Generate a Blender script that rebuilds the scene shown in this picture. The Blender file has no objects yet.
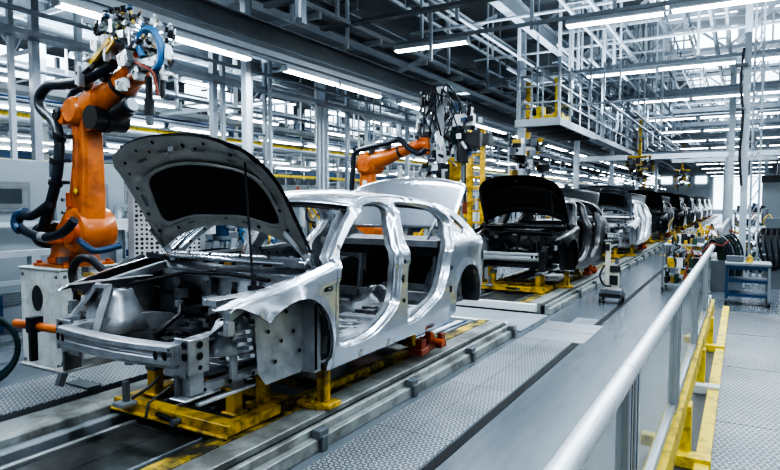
import bpy, bmesh, math, random
from mathutils import Vector, Matrix
from mathutils.geometry import delaunay_2d_cdt
R = math.radians
COL = bpy.context.scene.collection
rnd = random.Random(7)

# ------------------------------------------------------------------ materials
def mat(name, col, rough=.5, metal=0., noise=0., nscale=8., bump=0., bscale=60., emit=None, estr=0., coat=0., alpha=1., dirt=None, dirtamt=.5):
    m = bpy.data.materials.new(name); m.use_nodes = True
    nt = m.node_tree; b = nt.nodes['Principled BSDF']
    c = (*col, 1)
    b.inputs['Base Color'].default_value = c
    b.inputs['Roughness'].default_value = rough
    b.inputs['Metallic'].default_value = metal
    b.inputs['Coat Weight'].default_value = coat
    b.inputs['Alpha'].default_value = alpha
    tc = nt.nodes.new('ShaderNodeTexCoord')
    if noise or dirt:
        n = nt.nodes.new('ShaderNodeTexNoise'); n.inputs['Scale'].default_value = nscale; n.inputs['Detail'].default_value = 6
        n.inputs['Roughness'].default_value = .65
        nt.links.new(tc.outputs['Object'], n.inputs['Vector'])
        r = nt.nodes.new('ShaderNodeValToRGB')
        if dirt:
            r.color_ramp.elements[0].position = .32 + .25*dirtamt; r.color_ramp.elements[1].position = .50 + .25*dirtamt
            r.color_ramp.elements[0].color = (*dirt, 1); r.color_ramp.elements[1].color = c
        else:
            r.color_ramp.elements[0].position = .3; r.color_ramp.elements[1].position = .7
            r.color_ramp.elements[0].color = tuple(x*(1-noise) for x in col)+(1,)
            r.color_ramp.elements[1].color = tuple(min(1, x*(1+noise*.6)) for x in col)+(1,)
        nt.links.new(n.outputs['Fac'], r.inputs['Fac']); nt.links.new(r.outputs['Color'], b.inputs['Base Color'])
    if bump:
        n2 = nt.nodes.new('ShaderNodeTexNoise'); n2.inputs['Scale'].default_value = bscale; n2.inputs['Detail'].default_value = 3
        nt.links.new(tc.outputs['Object'], n2.inputs['Vector'])
        bp = nt.nodes.new('ShaderNodeBump'); bp.inputs['Strength'].default_value = bump; bp.inputs['Distance'].default_value = .01
        nt.links.new(n2.outputs['Fac'], bp.inputs['Height']); nt.links.new(bp.outputs['Normal'], b.inputs['Normal'])
    if emit:
        b.inputs['Emission Color'].default_value = (*emit, 1); b.inputs['Emission Strength'].default_value = estr
    return m

M = {}
M['silver'] = mat('silver body paint', (.56,.59,.64), .24, .85, noise=.05, nscale=3, coat=.7)
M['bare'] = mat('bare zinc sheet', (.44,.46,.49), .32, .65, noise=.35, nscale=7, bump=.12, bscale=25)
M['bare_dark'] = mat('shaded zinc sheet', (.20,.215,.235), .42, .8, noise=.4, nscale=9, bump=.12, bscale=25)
M['hood_under'] = mat('hood inner panel sheet', (.40,.40,.38), .40, .45, noise=.3, nscale=5)
M['pad'] = mat('black insulation pad', (.006,.006,.007), .9, noise=.3, nscale=30)
M['hole'] = mat('dark hole', (.004,.004,.005), .8)
M['black_car'] = mat('black car paint', (.005,.006,.007), .38, .0, coat=.35, noise=.2)
M['black_in'] = mat('black primed sheet', (.035,.038,.043), .32, .3, noise=.6, nscale=12)
M['grey_car'] = mat('grey car paint', (.14,.16,.18), .25, .5, coat=.8)
M['white_car'] = mat('silver white car paint', (.74,.77,.80), .3, 0., coat=.7)
M['seal'] = mat('dark sealant', (.02,.02,.022), .6)
M['orange'] = mat('robot orange enamel', (.60,.150,.016), .36, 0, dirt=(.34,.08,.010), dirtamt=.2, nscale=4, coat=.3)
M['orange_dk'] = mat('dull orange', (.55,.10,.01), .45, 0, noise=.3)
M['red'] = mat('red brown enamel', (.26,.05,.02), .45, 0, noise=.3)
M['yellow'] = mat('safety yellow enamel', (.66,.40,.012), .42, 0, dirt=(.16,.10,.015), dirtamt=.18, nscale=9)
M['yellow_dirty'] = mat('worn yellow stripe', (.62,.42,.03), .55, 0, dirt=(.03,.028,.02), dirtamt=.55, nscale=5)
M['yellow_clean'] = mat('clean yellow paint', (.82,.60,.02), .42, 0, dirt=(.30,.20,.02), dirtamt=.05, nscale=10)
M['black'] = mat('black rubber', (.012,.014,.018), .45, 0, noise=.3)
M['black_plastic'] = mat('black plastic', (.015,.016,.018), .35)
M['navy'] = mat('dark blue hose', (.007,.013,.022), .4)
M['blue'] = mat('machine blue', (.010,.045,.11), .4, noise=.2)
M['blue_pale'] = mat('pale blue pneumatic hose', (.03,.13,.28), .35)
M['teal'] = mat('dark teal hose', (.008,.03,.032), .4)
M['alu'] = mat('aluminium profile', (.52,.54,.56), .34, .75, noise=.12, nscale=3)
M['alu_dark'] = mat('dark aluminium', (.20,.21,.22), .4, .7, noise=.2)
M['handrail'] = mat('white worn handrail', (.62,.64,.65), .30, .35, noise=.1, nscale=6)
M['steel'] = mat('galvanised steel', (.27,.30,.34), .42, .45, noise=.22, nscale=3)
M['steel_lt'] = mat('pale painted steel', (.38,.42,.46), .45, .1, noise=.12, nscale=2)
M['steel_dk'] = mat('dark grey painted steel', (.12,.135,.15), .5, .1, noise=.2, nscale=2)
M['steel_mid'] = mat('mid grey painted steel', (.26,.285,.31), .5, .2, noise=.2, nscale=2)
M['cabinet'] = mat('light grey cabinet enamel', (.19,.215,.235), .4, noise=.06, nscale=2)
M['white'] = mat('white enamel', (.66,.68,.68), .42, noise=.06, nscale=4)
M['cream'] = mat('cream enamel', (.62,.60,.50), .4, noise=.1)
M['beige'] = mat('pedestal grey white enamel', (.52,.54,.52), .5, dirt=(.36,.37,.35), dirtamt=.2, nscale=5)
M['screen'] = mat('dark screen', (.03,.04,.045), .15)
M['green'] = mat('machine green', (.02,.06,.04), .45)
M['brass'] = mat('brass', (.45,.30,.08), .35, .8)
M['tube'] = mat('lit fluorescent tube', (1,1,1), .4, emit=(.90,.97,1.0), estr=12)
M['tube_far'] = mat('lit fluorescent tube far', (1,1,1), .4, emit=(.90,.97,1.0), estr=6)
M['skylight'] = mat('bright skylight glazing', (.8,.85,.9), .5, emit=(.80,.92,1.0), estr=2.0)
M['deck'] = mat('dark roof deck', (.24,.26,.28), .7, noise=.3, nscale=1)
M['wall'] = mat('far grey wall sheet', (.38,.42,.46), .6, noise=.3, nscale=.6)
M['concrete'] = mat('grey coated concrete', (.16,.175,.185), .35, noise=.18, nscale=1.5)
M['trench'] = mat('dark trench coating', (.05,.055,.06), .4, noise=.3)
M['conv'] = mat('conveyor grey deck plate', (.11,.12,.122), .38, .35, dirt=(.035,.036,.036), dirtamt=.35, nscale=2.2)
M['conv_dark'] = mat('dark oily conveyor pit', (.018,.019,.02), .5, .2, noise=.5, nscale=6)
M['kerbgrey'] = mat('grey kerb profile', (.34,.36,.35), .42, .25, dirt=(.16,.16,.15), dirtamt=.25, nscale=3)

def floor_mat():
    m = mat('grey epoxy floor', (.19,.215,.235), .22)
    nt = m.node_tree; b = nt.nodes['Principled BSDF']
    tc = nt.nodes.new('ShaderNodeTexCoord')
    mp = nt.nodes.new('ShaderNodeMapping'); mp.inputs['Scale'].default_value = (2.2, .35, 1)
    n = nt.nodes.new('ShaderNodeTexNoise'); n.inputs['Scale'].default_value = 1.2; n.inputs['Detail'].default_value = 8; n.inputs['Roughness'].default_value = .7
    r = nt.nodes.new('ShaderNodeValToRGB')
    r.color_ramp.elements[0].position = .3; r.color_ramp.elements[0].color = (.085,.098,.112,1)
    r.color_ramp.elements[1].position = .75; r.color_ramp.elements[1].color = (.165,.185,.205,1)
    nt.links.new(tc.outputs['Object'], mp.inputs['Vector']); nt.links.new(mp.outputs['Vector'], n.inputs['Vector'])
    nt.links.new(n.outputs['Fac'], r.inputs['Fac']); nt.links.new(r.outputs['Color'], b.inputs['Base Color'])
    r2 = nt.nodes.new('ShaderNodeMapRange'); r2.inputs['To Min'].default_value = .34; r2.inputs['To Max'].default_value = .14
    nt.links.new(n.outputs['Fac'], r2.inputs['Value']); nt.links.new(r2.outputs['Result'], b.inputs['Roughness'])
    return m
M['floor'] = floor_mat()

def tread_mat(name, base, hi, scale=26.):
    # raised lozenge tread: two sets of short bars on a staggered grid, as bump and a little colour wear
    m = mat(name, base, .34, .7)
    nt = m.node_tree; b = nt.nodes['Principled BSDF']; L = nt.links
    tc = nt.nodes.new('ShaderNodeTexCoord')
    def lozenge(ang, off):
        mp = nt.nodes.new('ShaderNodeMapping'); mp.inputs['Rotation'].default_value = (0,0,R(45))
        mp.inputs['Scale'].default_value = (scale, scale, scale); mp.inputs['Location'].default_value = (off, off*2, 0)
        L.new(tc.outputs['Object'], mp.inputs['Vector'])
        sx = nt.nodes.new('ShaderNodeSeparateXYZ'); L.new(mp.outputs['Vector'], sx.inputs['Vector'])
        a, c = ('X','Y') if ang == 0 else ('Y','X')
        def sn(sock, k, ph=0.):
            q = nt.nodes.new('ShaderNodeMath'); q.operation = 'MULTIPLY_ADD'; q.inputs[1].default_value = k; q.inputs[2].default_value = ph
            L.new(sock, q.inputs[0]); s = nt.nodes.new('ShaderNodeMath'); s.operation = 'SINE'; L.new(q.outputs[0], s.inputs[0]); return s.outputs[0]
        s1 = sn(sx.outputs[a], math.pi); s2 = sn(sx.outputs[c], math.pi*2, 1.57 if ang else 0)
        t = nt.nodes.new('ShaderNodeMath'); t.operation = 'MULTIPLY'; L.new(s1, t.inputs[0]); L.new(s2, t.inputs[1])
        return t.outputs[0]
    h1 = lozenge(0, 0); h2 = lozenge(1, .5)
    mx = nt.nodes.new('ShaderNodeMath'); mx.operation = 'MAXIMUM'; L.new(h1, mx.inputs[0]); L.new(h2, mx.inputs[1])
    rmp = nt.nodes.new('ShaderNodeMapRange'); rmp.inputs['From Min'].default_value = .35; rmp.inputs['From Max'].default_value = .75
    L.new(mx.outputs[0], rmp.inputs['Value'])
    bp = nt.nodes.new('ShaderNodeBump'); bp.inputs['Strength'].default_value = .9; bp.inputs['Distance'].default_value = .006
    L.new(rmp.outputs[0], bp.inputs['Height']); L.new(bp.outputs['Normal'], b.inputs['Normal'])
    mix = nt.nodes.new('ShaderNodeMix'); mix.data_type = 'RGBA'
    mix.inputs['A'].default_value = (*base,1); mix.inputs['B'].default_value = (*hi,1)
    L.new(rmp.outputs[0], mix.inputs['Factor'])
    n = nt.nodes.new('ShaderNodeTexNoise'); n.inputs['Scale'].default_value = 1.3; n.inputs['Detail'].default_value = 6
    L.new(tc.outputs['Object'], n.inputs['Vector'])
    mr = nt.nodes.new('ShaderNodeMapRange'); mr.inputs['From Min'].default_value=.3; mr.inputs['From Max'].default_value=.7; mr.inputs['To Min'].default_value = .65; mr.inputs['To Max'].default_value = 1.15
    L.new(n.outputs['Fac'], mr.inputs['Value'])
    mm = nt.nodes.new('ShaderNodeMix'); mm.data_type='RGBA'; mm.blend_type='MULTIPLY'; mm.inputs['Factor'].default_value=1
    L.new(mix.outputs['Result'], mm.inputs['A']); L.new(mr.outputs[0], mm.inputs['B'])
    L.new(mm.outputs['Result'], b.inputs['Base Color'])
    return m
M['tread'] = tread_mat('aluminium tread plate', (.12,.13,.14), (.50,.53,.56))
M['tread_br'] = tread_mat('bright aluminium tread plate', (.22,.235,.25), (.74,.78,.82), 30.)  # paler tread copy: light put into the colour where lamps reach less
M['tread_dk'] = tread_mat('worn steel tread plate', (.11,.12,.125), (.30,.32,.335))

def plexi():
    m = bpy.data.materials.new('hazy clear panel'); m.use_nodes = True
    nt = m.node_tree; nt.nodes.clear()
    out = nt.nodes.new('ShaderNodeOutputMaterial'); mix = nt.nodes.new('ShaderNodeMixShader'); mix.inputs[0].default_value = .34
    t = nt.nodes.new('ShaderNodeBsdfTransparent'); t.inputs[0].default_value = (.86,.88,.88,1)
    p = nt.nodes.new('ShaderNodeBsdfPrincipled'); p.inputs['Base Color'].default_value = (.42,.44,.44,1); p.inputs['Roughness'].default_value = .25
    nt.links.new(t.outputs[0], mix.inputs[1]); nt.links.new(p.outputs[0], mix.inputs[2]); nt.links.new(mix.outputs[0], out.inputs[0])
    return m
M['plexi'] = plexi()
def perf():
    # white sheet with round punched holes
    m = bpy.data.materials.new('perforated white sheet'); m.use_nodes = True
    nt = m.node_tree; b = nt.nodes['Principled BSDF']; b.inputs['Roughness'].default_value = .5
    tc = nt.nodes.new('ShaderNodeTexCoord'); v = nt.nodes.new('ShaderNodeTexVoronoi'); v.inputs['Scale'].default_value = 20; v.inputs['Randomness'].default_value = .15
    r = nt.nodes.new('ShaderNodeValToRGB'); r.color_ramp.interpolation = 'CONSTANT'
    r.color_ramp.elements[0].color = (.02,.025,.03,1); r.color_ramp.elements[1].position = .40; r.color_ramp.elements[1].color = (.60,.62,.62,1)
    nt.links.new(tc.outputs['Object'], v.inputs['Vector']); nt.links.new(v.outputs['Distance'], r.inputs['Fac']); nt.links.new(r.outputs['Color'], b.inputs['Base Color'])
    return m
M['perf'] = perf()

# ------------------------------------------------------------------ mesh builder
class MB:
    def __init__(s): s.v=[]; s.f=[]; s.mi=[]; s.sm=[]; s.mats=[]
    def _m(s, m):
        if m not in s.mats: s.mats.append(m)
        return s.mats.index(m)
    def add(s, vs, fs, m, smooth=False):
        o=len(s.v); k=s._m(m); s.v += [tuple(v) for v in vs]
        for f in fs: s.f.append(tuple(o+i for i in f)); s.mi.append(k); s.sm.append(smooth)
        return s
    def box(s, c, d, m, rz=0, rot=None):
        hx,hy,hz = d[0]/2,d[1]/2,d[2]/2
        q = rot if rot is not None else Matrix.Rotation(rz,3,'Z')
        c = Vector(c)
        vs = [c+q@Vector((x*hx,y*hy,z*hz)) for x in(-1,1) for y in(-1,1) for z in(-1,1)]
        fs = [(0,1,3,2),(4,6,7,5),(0,4,5,1),(2,3,7,6),(0,2,6,4),(1,5,7,3)]
        return s.add(vs, fs, m)
    def span(s, a, b, m):   # axis-aligned box from corner to corner
        return s.box([(a[i]+b[i])/2 for i in range(3)], [abs(b[i]-a[i]) for i in range(3)], m)
    def bar(s, p0, p1, w, h, m, up=(0,0,1)):
        p0,p1=Vector(p0),Vector(p1); d=(p1-p0); L=d.length
        if L<1e-6: return s
        d.normalize(); u=Vector(up)
        if abs(d.dot(u))>.98: u=Vector((1,0,0)) if abs(d.x)<.9 else Vector((0,1,0))
        x=d.cross(u).normalized(); z=x.cross(d).normalized()
        rot=Matrix((x,d,z)).transposed()
        return s.box((p0+p1)/2,(w,L,h),m,rot=rot)
    def ibeam(s, p0, p1, w, h, m, m2=None, t=.02):
        p0,p1=Vector(p0),Vector(p1); m2=m2 or m
        s.bar(p0,p1,t,h,m); z=Vector((0,0,h/2))
        s.bar(p0+z,p1+z,w,t,m2); s.bar(p0-z,p1-z,w,t,m2)
        return s
    def tube(s, pts, r, m, n=10, caps=True):
        pts=[Vector(p) for p in pts]; rs = r if isinstance(r,(list,tuple)) else [r]*len(pts)
        rings=[]; prev=None
        for i,p in enumerate(pts):
            d = (pts[min(i+1,len(pts)-1)]-pts[max(i-1,0)])
            if d.length<1e-9: d=Vector((0,0,1))
            d.normalize()
            if prev is None:
                a = Vector((0,0,1)) if abs(d.z)<.9 else Vector((1,0,0)); u = d.cross(a).normalized()
            else:
                u = (prev-d*prev.dot(d))
                u = u.normalized() if u.length>1e-6 else d.orthogonal().normalized()
            prev=u; w=d.cross(u)
            rings.append([p+(u*math.cos(2*math.pi*k/n)+w*math.sin(2*math.pi*k/n))*rs[i] for k in range(n)])
        vs=[q for g in rings for q in g]; fs=[]
        for i in range(len(rings)-1):
            for k in range(n):
                fs.append((i*n+k,i*n+(k+1)%n,(i+1)*n+(k+1)%n,(i+1)*n+k))
        s.add(vs,fs,m,True)
        if caps:
            s.add(rings[0],[tuple(range(n))[::-1]],m); s.add(rings[-1],[tuple(range(n))],m)
        return s
    def cyl(s, p0, p1, r, m, n=16): return s.tube([p0,p1], r, m, n)
    def disc(s, c, nrm, r, m, n=14, ax=1., t=.006):
        nrm=Vector(nrm).normalized(); u=nrm.orthogonal().normalized()
        if abs(nrm.z)<.9: u=nrm.cross(Vector((0,0,1))).normalized()
        w=nrm.cross(u); c=Vector(c)
        vs=[c+nrm*t+(u*math.cos(2*math.pi*k/n)*ax+w*math.sin(2*math.pi*k/n))*r for k in range(n)]
        return s.add(vs,[tuple(range(n))[::-1]],m) if False else s.add(vs,[tuple(range(n))],m)
    def loft(s, rings, m, closed=True, caps=True, smooth=True):
        n=len(rings[0]); vs=[q for g in rings for q in g]; fs=[]
        for i in range(len(rings)-1):
            for k in range(n if closed else n-1):
                fs.append((i*n+k,i*n+(k+1)%n,(i+1)*n+(k+1)%n,(i+1)*n+k))
        s.add(vs,fs,m,smooth)
        if caps and closed:
            s.add(rings[0],[tuple(range(n))[::-1]],m); s.add(rings[-1],[tuple(range(n))],m)
        return s
    def grid(s, fn, nu, nv, m, smooth=True):
        vs=[fn(i/nu,j/nv) for i in range(nu+1) for j in range(nv+1)]
        fs=[(i*(nv+1)+j,(i+1)*(nv+1)+j,(i+1)*(nv+1)+j+1,i*(nv+1)+j+1) for i in range(nu) for j in range(nv)]
        return s.add(vs,fs,m,smooth)
    def build(s, name, parent=None, bevel=0, solid=0, off=None, weld=False):
        me=bpy.data.meshes.new(name)
        v = s.v if off is None else [(a+off[0],b+off[1],c+off[2]) for a,b,c in s.v]
        me.from_pydata(v,[],s.f)
        for m in s.mats: me.materials.append(M[m])
        me.polygons.foreach_set('material_index', s.mi); me.polygons.foreach_set('use_smooth', s.sm); me.update()
        o=bpy.data.objects.new(name,me); COL.objects.link(o)
        if parent is not None: o.parent=parent
        if weld:
            w=o.modifiers.new('weld','WELD'); w.merge_threshold=.0005
        if solid:
            d=o.modifiers.new('solid','SOLIDIFY'); d.thickness=solid; d.offset=0
        if bevel:
            b=o.modifiers.new('bevel','BEVEL'); b.width=bevel; b.segments=1; b.limit_method='ANGLE'; b.angle_limit=R(40)
        return o

def tag(o, label=None, cat=None, group=None, kind=None):
    if label: o['label']=label
    if cat: o['category']=cat
    if group: o['group']=group
    if kind: o['kind']=kind
    return o
def thing(name, label, cat, loc=(0,0,0), rz=0, group=None):
    o=bpy.data.objects.new(name,None); COL.objects.link(o); o.location=loc; o.rotation_euler=(0,0,rz); o.empty_display_size=.1
    return tag(o,label,cat,group)
def st(name, mb, **k):
    return tag(mb.build(name, **k), kind='structure')
def kids(o): return [c for c in bpy.data.objects if c.parent is o]
def dup(o, parent=None, loc=None, rz=None, label=None, group=None, recolor=None, _ch=None):
    if _ch is None:
        _ch={}
        for c in bpy.data.objects:
            if c.parent: _ch.setdefault(c.parent.name,[]).append(c)
    c=o.copy(); COL.objects.link(c); c.parent=parent
    if recolor and c.data:
        key=(c.data.name,)+tuple(sorted(recolor.items()))
        if key not in dup.cache:
            d=c.data.copy()
            for i,m in enumerate(d.materials):
                for a,b in recolor.items():
                    if m==M[a]: d.materials[i]=M[b]; break
            dup.cache[key]=d
        c.data=dup.cache[key]
    if loc is not None: c.location=loc
    if rz is not None: c.rotation_euler=(0,0,rz)
    if label: c['label']=label
    if group: c['group']=group
    for k in _ch.get(o.name,[]): dup(k,c,recolor=recolor,_ch=_ch)
    return c
dup.cache={}

def catmull(pts, closed=True, n=6):
    out=[]; N=len(pts)
    for i in range(N if closed else N-1):
        p0=pts[(i-1)%N] if closed or i>0 else pts[i]; p1=pts[i]; p2=pts[(i+1)%N]; p3=pts[(i+2)%N] if closed or i+2<N else pts[i+1]
        for k in range(n):
            t=k/n
            out.append(tuple(.5*((2*p1[a])+(-p0[a]+p2[a])*t+(2*p0[a]-5*p1[a]+4*p2[a]-p3[a])*t*t+(-p0[a]+3*p1[a]-3*p2[a]+p3[a])*t**3) for a in range(len(p1))))
    if not closed: out.append(tuple(pts[-1]))
    return out
def resample(pts, step, closed=True):
    out=[]; N=len(pts)
    for i in range(N if closed else N-1):
        a=pts[i]; b=pts[(i+1)%N]; d=math.dist(a,b)
        if d<1e-6: continue
        k=max(1,int(math.ceil(d/step)))
        for j in range(k): out.append(tuple(a[q]+(b[q]-a[q])*j/k for q in range(len(a))))
    if not closed: out.append(tuple(pts[-1]))
    return out
def inside(p, poly):
    x,y=p; c=False; n=len(poly); j=n-1
    for i in range(n):
        xi,yi=poly[i]; xj,yj=poly[j]
        if (yi>y)!=(yj>y) and x<(xj-xi)*(y-yi)/(yj-yi)+xi: c=not c
        j=i
    return c
def area(poly): return sum(poly[i][0]*poly[(i+1)%len(poly)][1]-poly[(i+1)%len(poly)][0]*poly[i][1] for i in range(len(poly)))/2
def flat_panel(outline, holes, step):
    """triangulate a 2-D outline with holes and a fine inner grid"""
    loops=[outline]+holes; vs=[]; es=[]
    for lp in loops:
        o=len(vs); vs+=[Vector(p) for p in lp]; es+=[(o+i,o+(i+1)%len(lp)) for i in range(len(lp))]
    bd=list(vs)
    x0=min(p[0] for p in outline); x1=max(p[0] for p in outline); y0=min(p[1] for p in outline); y1=max(p[1] for p in outline)
    i=0; y=y0+step/2
    cell={}
    for p in bd: cell.setdefault((int(p.x//step),int(p.y//step)),[]).append(p)
    while y<y1:
        x=x0+step*(.5 if i%2 else 1.)
        while x<x1:
            p=(x,y)
            if inside(p,outline) and not any(inside(p,h) for h in holes):
                cx,cy=int(x//step),int(y//step)
                if all((q.x-x)**2+(q.y-y)**2>(step*.55)**2 for a in(-1,0,1) for b in(-1,0,1) for q in cell.get((cx+a,cy+b),[])):
                    vs.append(Vector(p))
            x+=step
        y+=step; i+=1
    r=delaunay_2d_cdt(vs,es,[],0,1e-6)
    V=[(v.x,v.y) for v in r[0]]; F=[]
    for f in r[2]:
        c=(sum(V[k][0] for k in f)/3,sum(V[k][1] for k in f)/3)
        if inside(c,outline) and not any(inside(c,h) for h in holes): F.append(tuple(f))
    return V,F
def inset(poly, d):
    """offset a loop towards its inside by d"""
    n=len(poly); sgn=1 if area(poly)>0 else -1; out=[]
    for i in range(n):
        a=poly[(i-2)%n]; b=poly[(i+2)%n]; tx,ty=b[0]-a[0],b[1]-a[1]; L=math.hypot(tx,ty) or 1
        out.append((poly[i][0]-ty/L*d*sgn, poly[i][1]+tx/L*d*sgn))
    return out
# ------------------------------------------------------------------ car body in white
CZ = .44            # underside of the body above the hall floor
WF = (.90, .665); WR = (3.57, .645); WRAD = .335
def belt(y):
    pts=[(.2,.95),(.5,1.01),(.9,1.08),(1.3,1.15),(2.2,1.18),(3.0,1.20),(3.6,1.22),(4.25,1.20)]
    if y<=pts[0][0]: return pts[0][1]
    for a,b in zip(pts,pts[1:]):
        if y<=b[0]: return a[1]+(b[1]-a[1])*(y-a[0])/(b[0]-a[0])
    return pts[-1][1]
def halfw(y,z):
    w=.885
    if y<1.0: w-=.14*((1.0-y)/.7)**2
    if y>3.5: w-=.10*((y-3.5)/.75)**2
    if z<.66: w-=.035*((.66-z)/.2)**1.5 if z>.46 else .035
    for c in (WF,WR):
        d=math.hypot(y-c[0],z-c[1])
        if WRAD-.02<d<WRAD+.11 and z>c[1]-.12: w+=.022*math.exp(-((d-WRAD-.005)/.035)**2)
    b=belt(y); w+=.012*math.exp(-((z-b+.07)/.03)**2)
    return w
def side_map(y,z):
    b=belt(y); w=halfw(y,z)
    if z>b:
        t=z-b; w-= .035*min(1,t/.06)+ .36*max(0,t-.03)
        if z>1.54: w-=(z-1.54)*1.1
    return (w,y,z)
def fender_map(y,z):
    b=belt(y); w=halfw(y,min(z,b))
    if z>b:
        a=min(1.45,(z-b)/.12)
        return (w-.125*(1-math.cos(a)), y, b+.055*math.sin(a))
    return (w,y,z)
def arc(c,r,a0,a1,n):
    return [(c[0]+r*math.cos(R(a0+(a1-a0)*i/n)), c[1]+r*math.sin(R(a0+(a1-a0)*i/n))) for i in range(n+1)]
FR_HOLE=[(1.350,.64),(1.40,.592),(1.58,.578),(1.78,.60),(1.94,.655),(2.05,.76),(2.115,.90),(2.13,1.05),(2.14,1.16),(2.17,1.27),(2.245,1.39),(2.285,1.48),(2.285,1.55),(2.22,1.592),(2.08,1.592),(1.92,1.56),(1.73,1.472),(1.56,1.36),(1.425,1.255),(1.385,1.18),(1.352,1.05),(1.35,.85)]
RR_HOLE=[(2.37,.62),(2.42,.588),(2.52,.595),(2.70,.65),(2.85,.74),(2.96,.86),(3.03,1.0),(3.075,1.14),(3.15,1.25),(3.25,1.34),(3.27,1.42),(3.20,1.49),(3.02,1.55),(2.8,1.587),(2.56,1.592),(2.44,1.58),(2.405,1.50),(2.395,1.33),(2.385,1.2),(2.37,1.0),(2.365,.8)]
QT_HOLE=[(3.375,1.475),(3.45,1.44),(3.54,1.39),(3.61,1.34),(3.59,1.30),(3.52,1.285),(3.43,1.305),(3.40,1.385)]
FR_HOLE=[((y-.022 if y<1.36 else y)+(0 if y<2.0 else (.085 if z<1.3 else .045)), z+(.008 if z>1.5 else 0)) for y,z in FR_HOLE]
RR_HOLE=[(y-(.06 if z<1.2 else .03 if z<1.35 else 0) if y<2.5 else y+(.10 if y>2.8 and z<1.3 else .06 if y>3.0 else 0), z+(.008 if z>1.5 else 0)) for y,z in RR_HOLE]
SIDE_OUT=([(1.285,.462),(1.7,.464),(2.4,.468),(3.1,.474),(3.20,.49)] + arc(WR,WRAD,195,5,16) +
   [(3.905,.56),(4.02,.60),(4.13,.74),(4.19,.92),(4.205,1.08),(4.16,1.18),(4.07,1.235),(3.96,1.275),(3.83,1.335),(3.66,1.43),(3.47,1.515),(3.28,1.575),(3.02,1.62),(2.65,1.645),(2.35,1.65),(2.1,1.64),(1.93,1.612),(1.76,1.56),(1.6,1.455),(1.46,1.335),(1.33,1.215),(1.305,1.10),(1.29,.8)])
FEND_OUT=([(.335,1.025),(.41,1.015),(.49,.992),(.57,.950),(.63,.908)] + arc(WF,WRAD,138,-8,14) +
   [(1.225,.50),(1.228,.462),(1.278,.460),(1.283,.8),(1.298,1.10),(1.325,1.195),(1.345,1.262),(1.2,1.235),(1.0,1.20),(.8,1.165),(.6,1.130),(.46,1.095),(.36,1.05)])

def rest_loop(pts, step=.035): return resample(catmull(pts,True,4), step)
def build_panel(mb, out, holes, fn, m, step=.05):
    V,F=flat_panel(out,holes,step)
    mb.add([fn(*p) for p in V],F,m,True)
def ring(mb, loop, fn, steps, m):
    rings=[]
    for d,dx in steps:
        lp=inset(loop,d) if d else loop
        rings.append([(fn(*q)[0]+dx,q[0],fn(*q)[2]) for q in lp])
    mb.loft(rings,m,True,False)
def mirror(o, name=None, parent=None):
    me=o.data.copy(); 
    for v in me.vertices: v.co.x=-v.co.x
    me.flip_normals()
    c=bpy.data.objects.new(name or o.name,me); COL.objects.link(c); c.parent=parent
    for md in o.modifiers:
        n=c.modifiers.new(md.name,md.type)
        if md.type=='SOLIDIFY': n.thickness=md.thickness; n.offset=-md.offset
    return c

def bx_side(mb, pts, w, m):   # prism: outline in (y,z) given x0..x1
    pass

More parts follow.
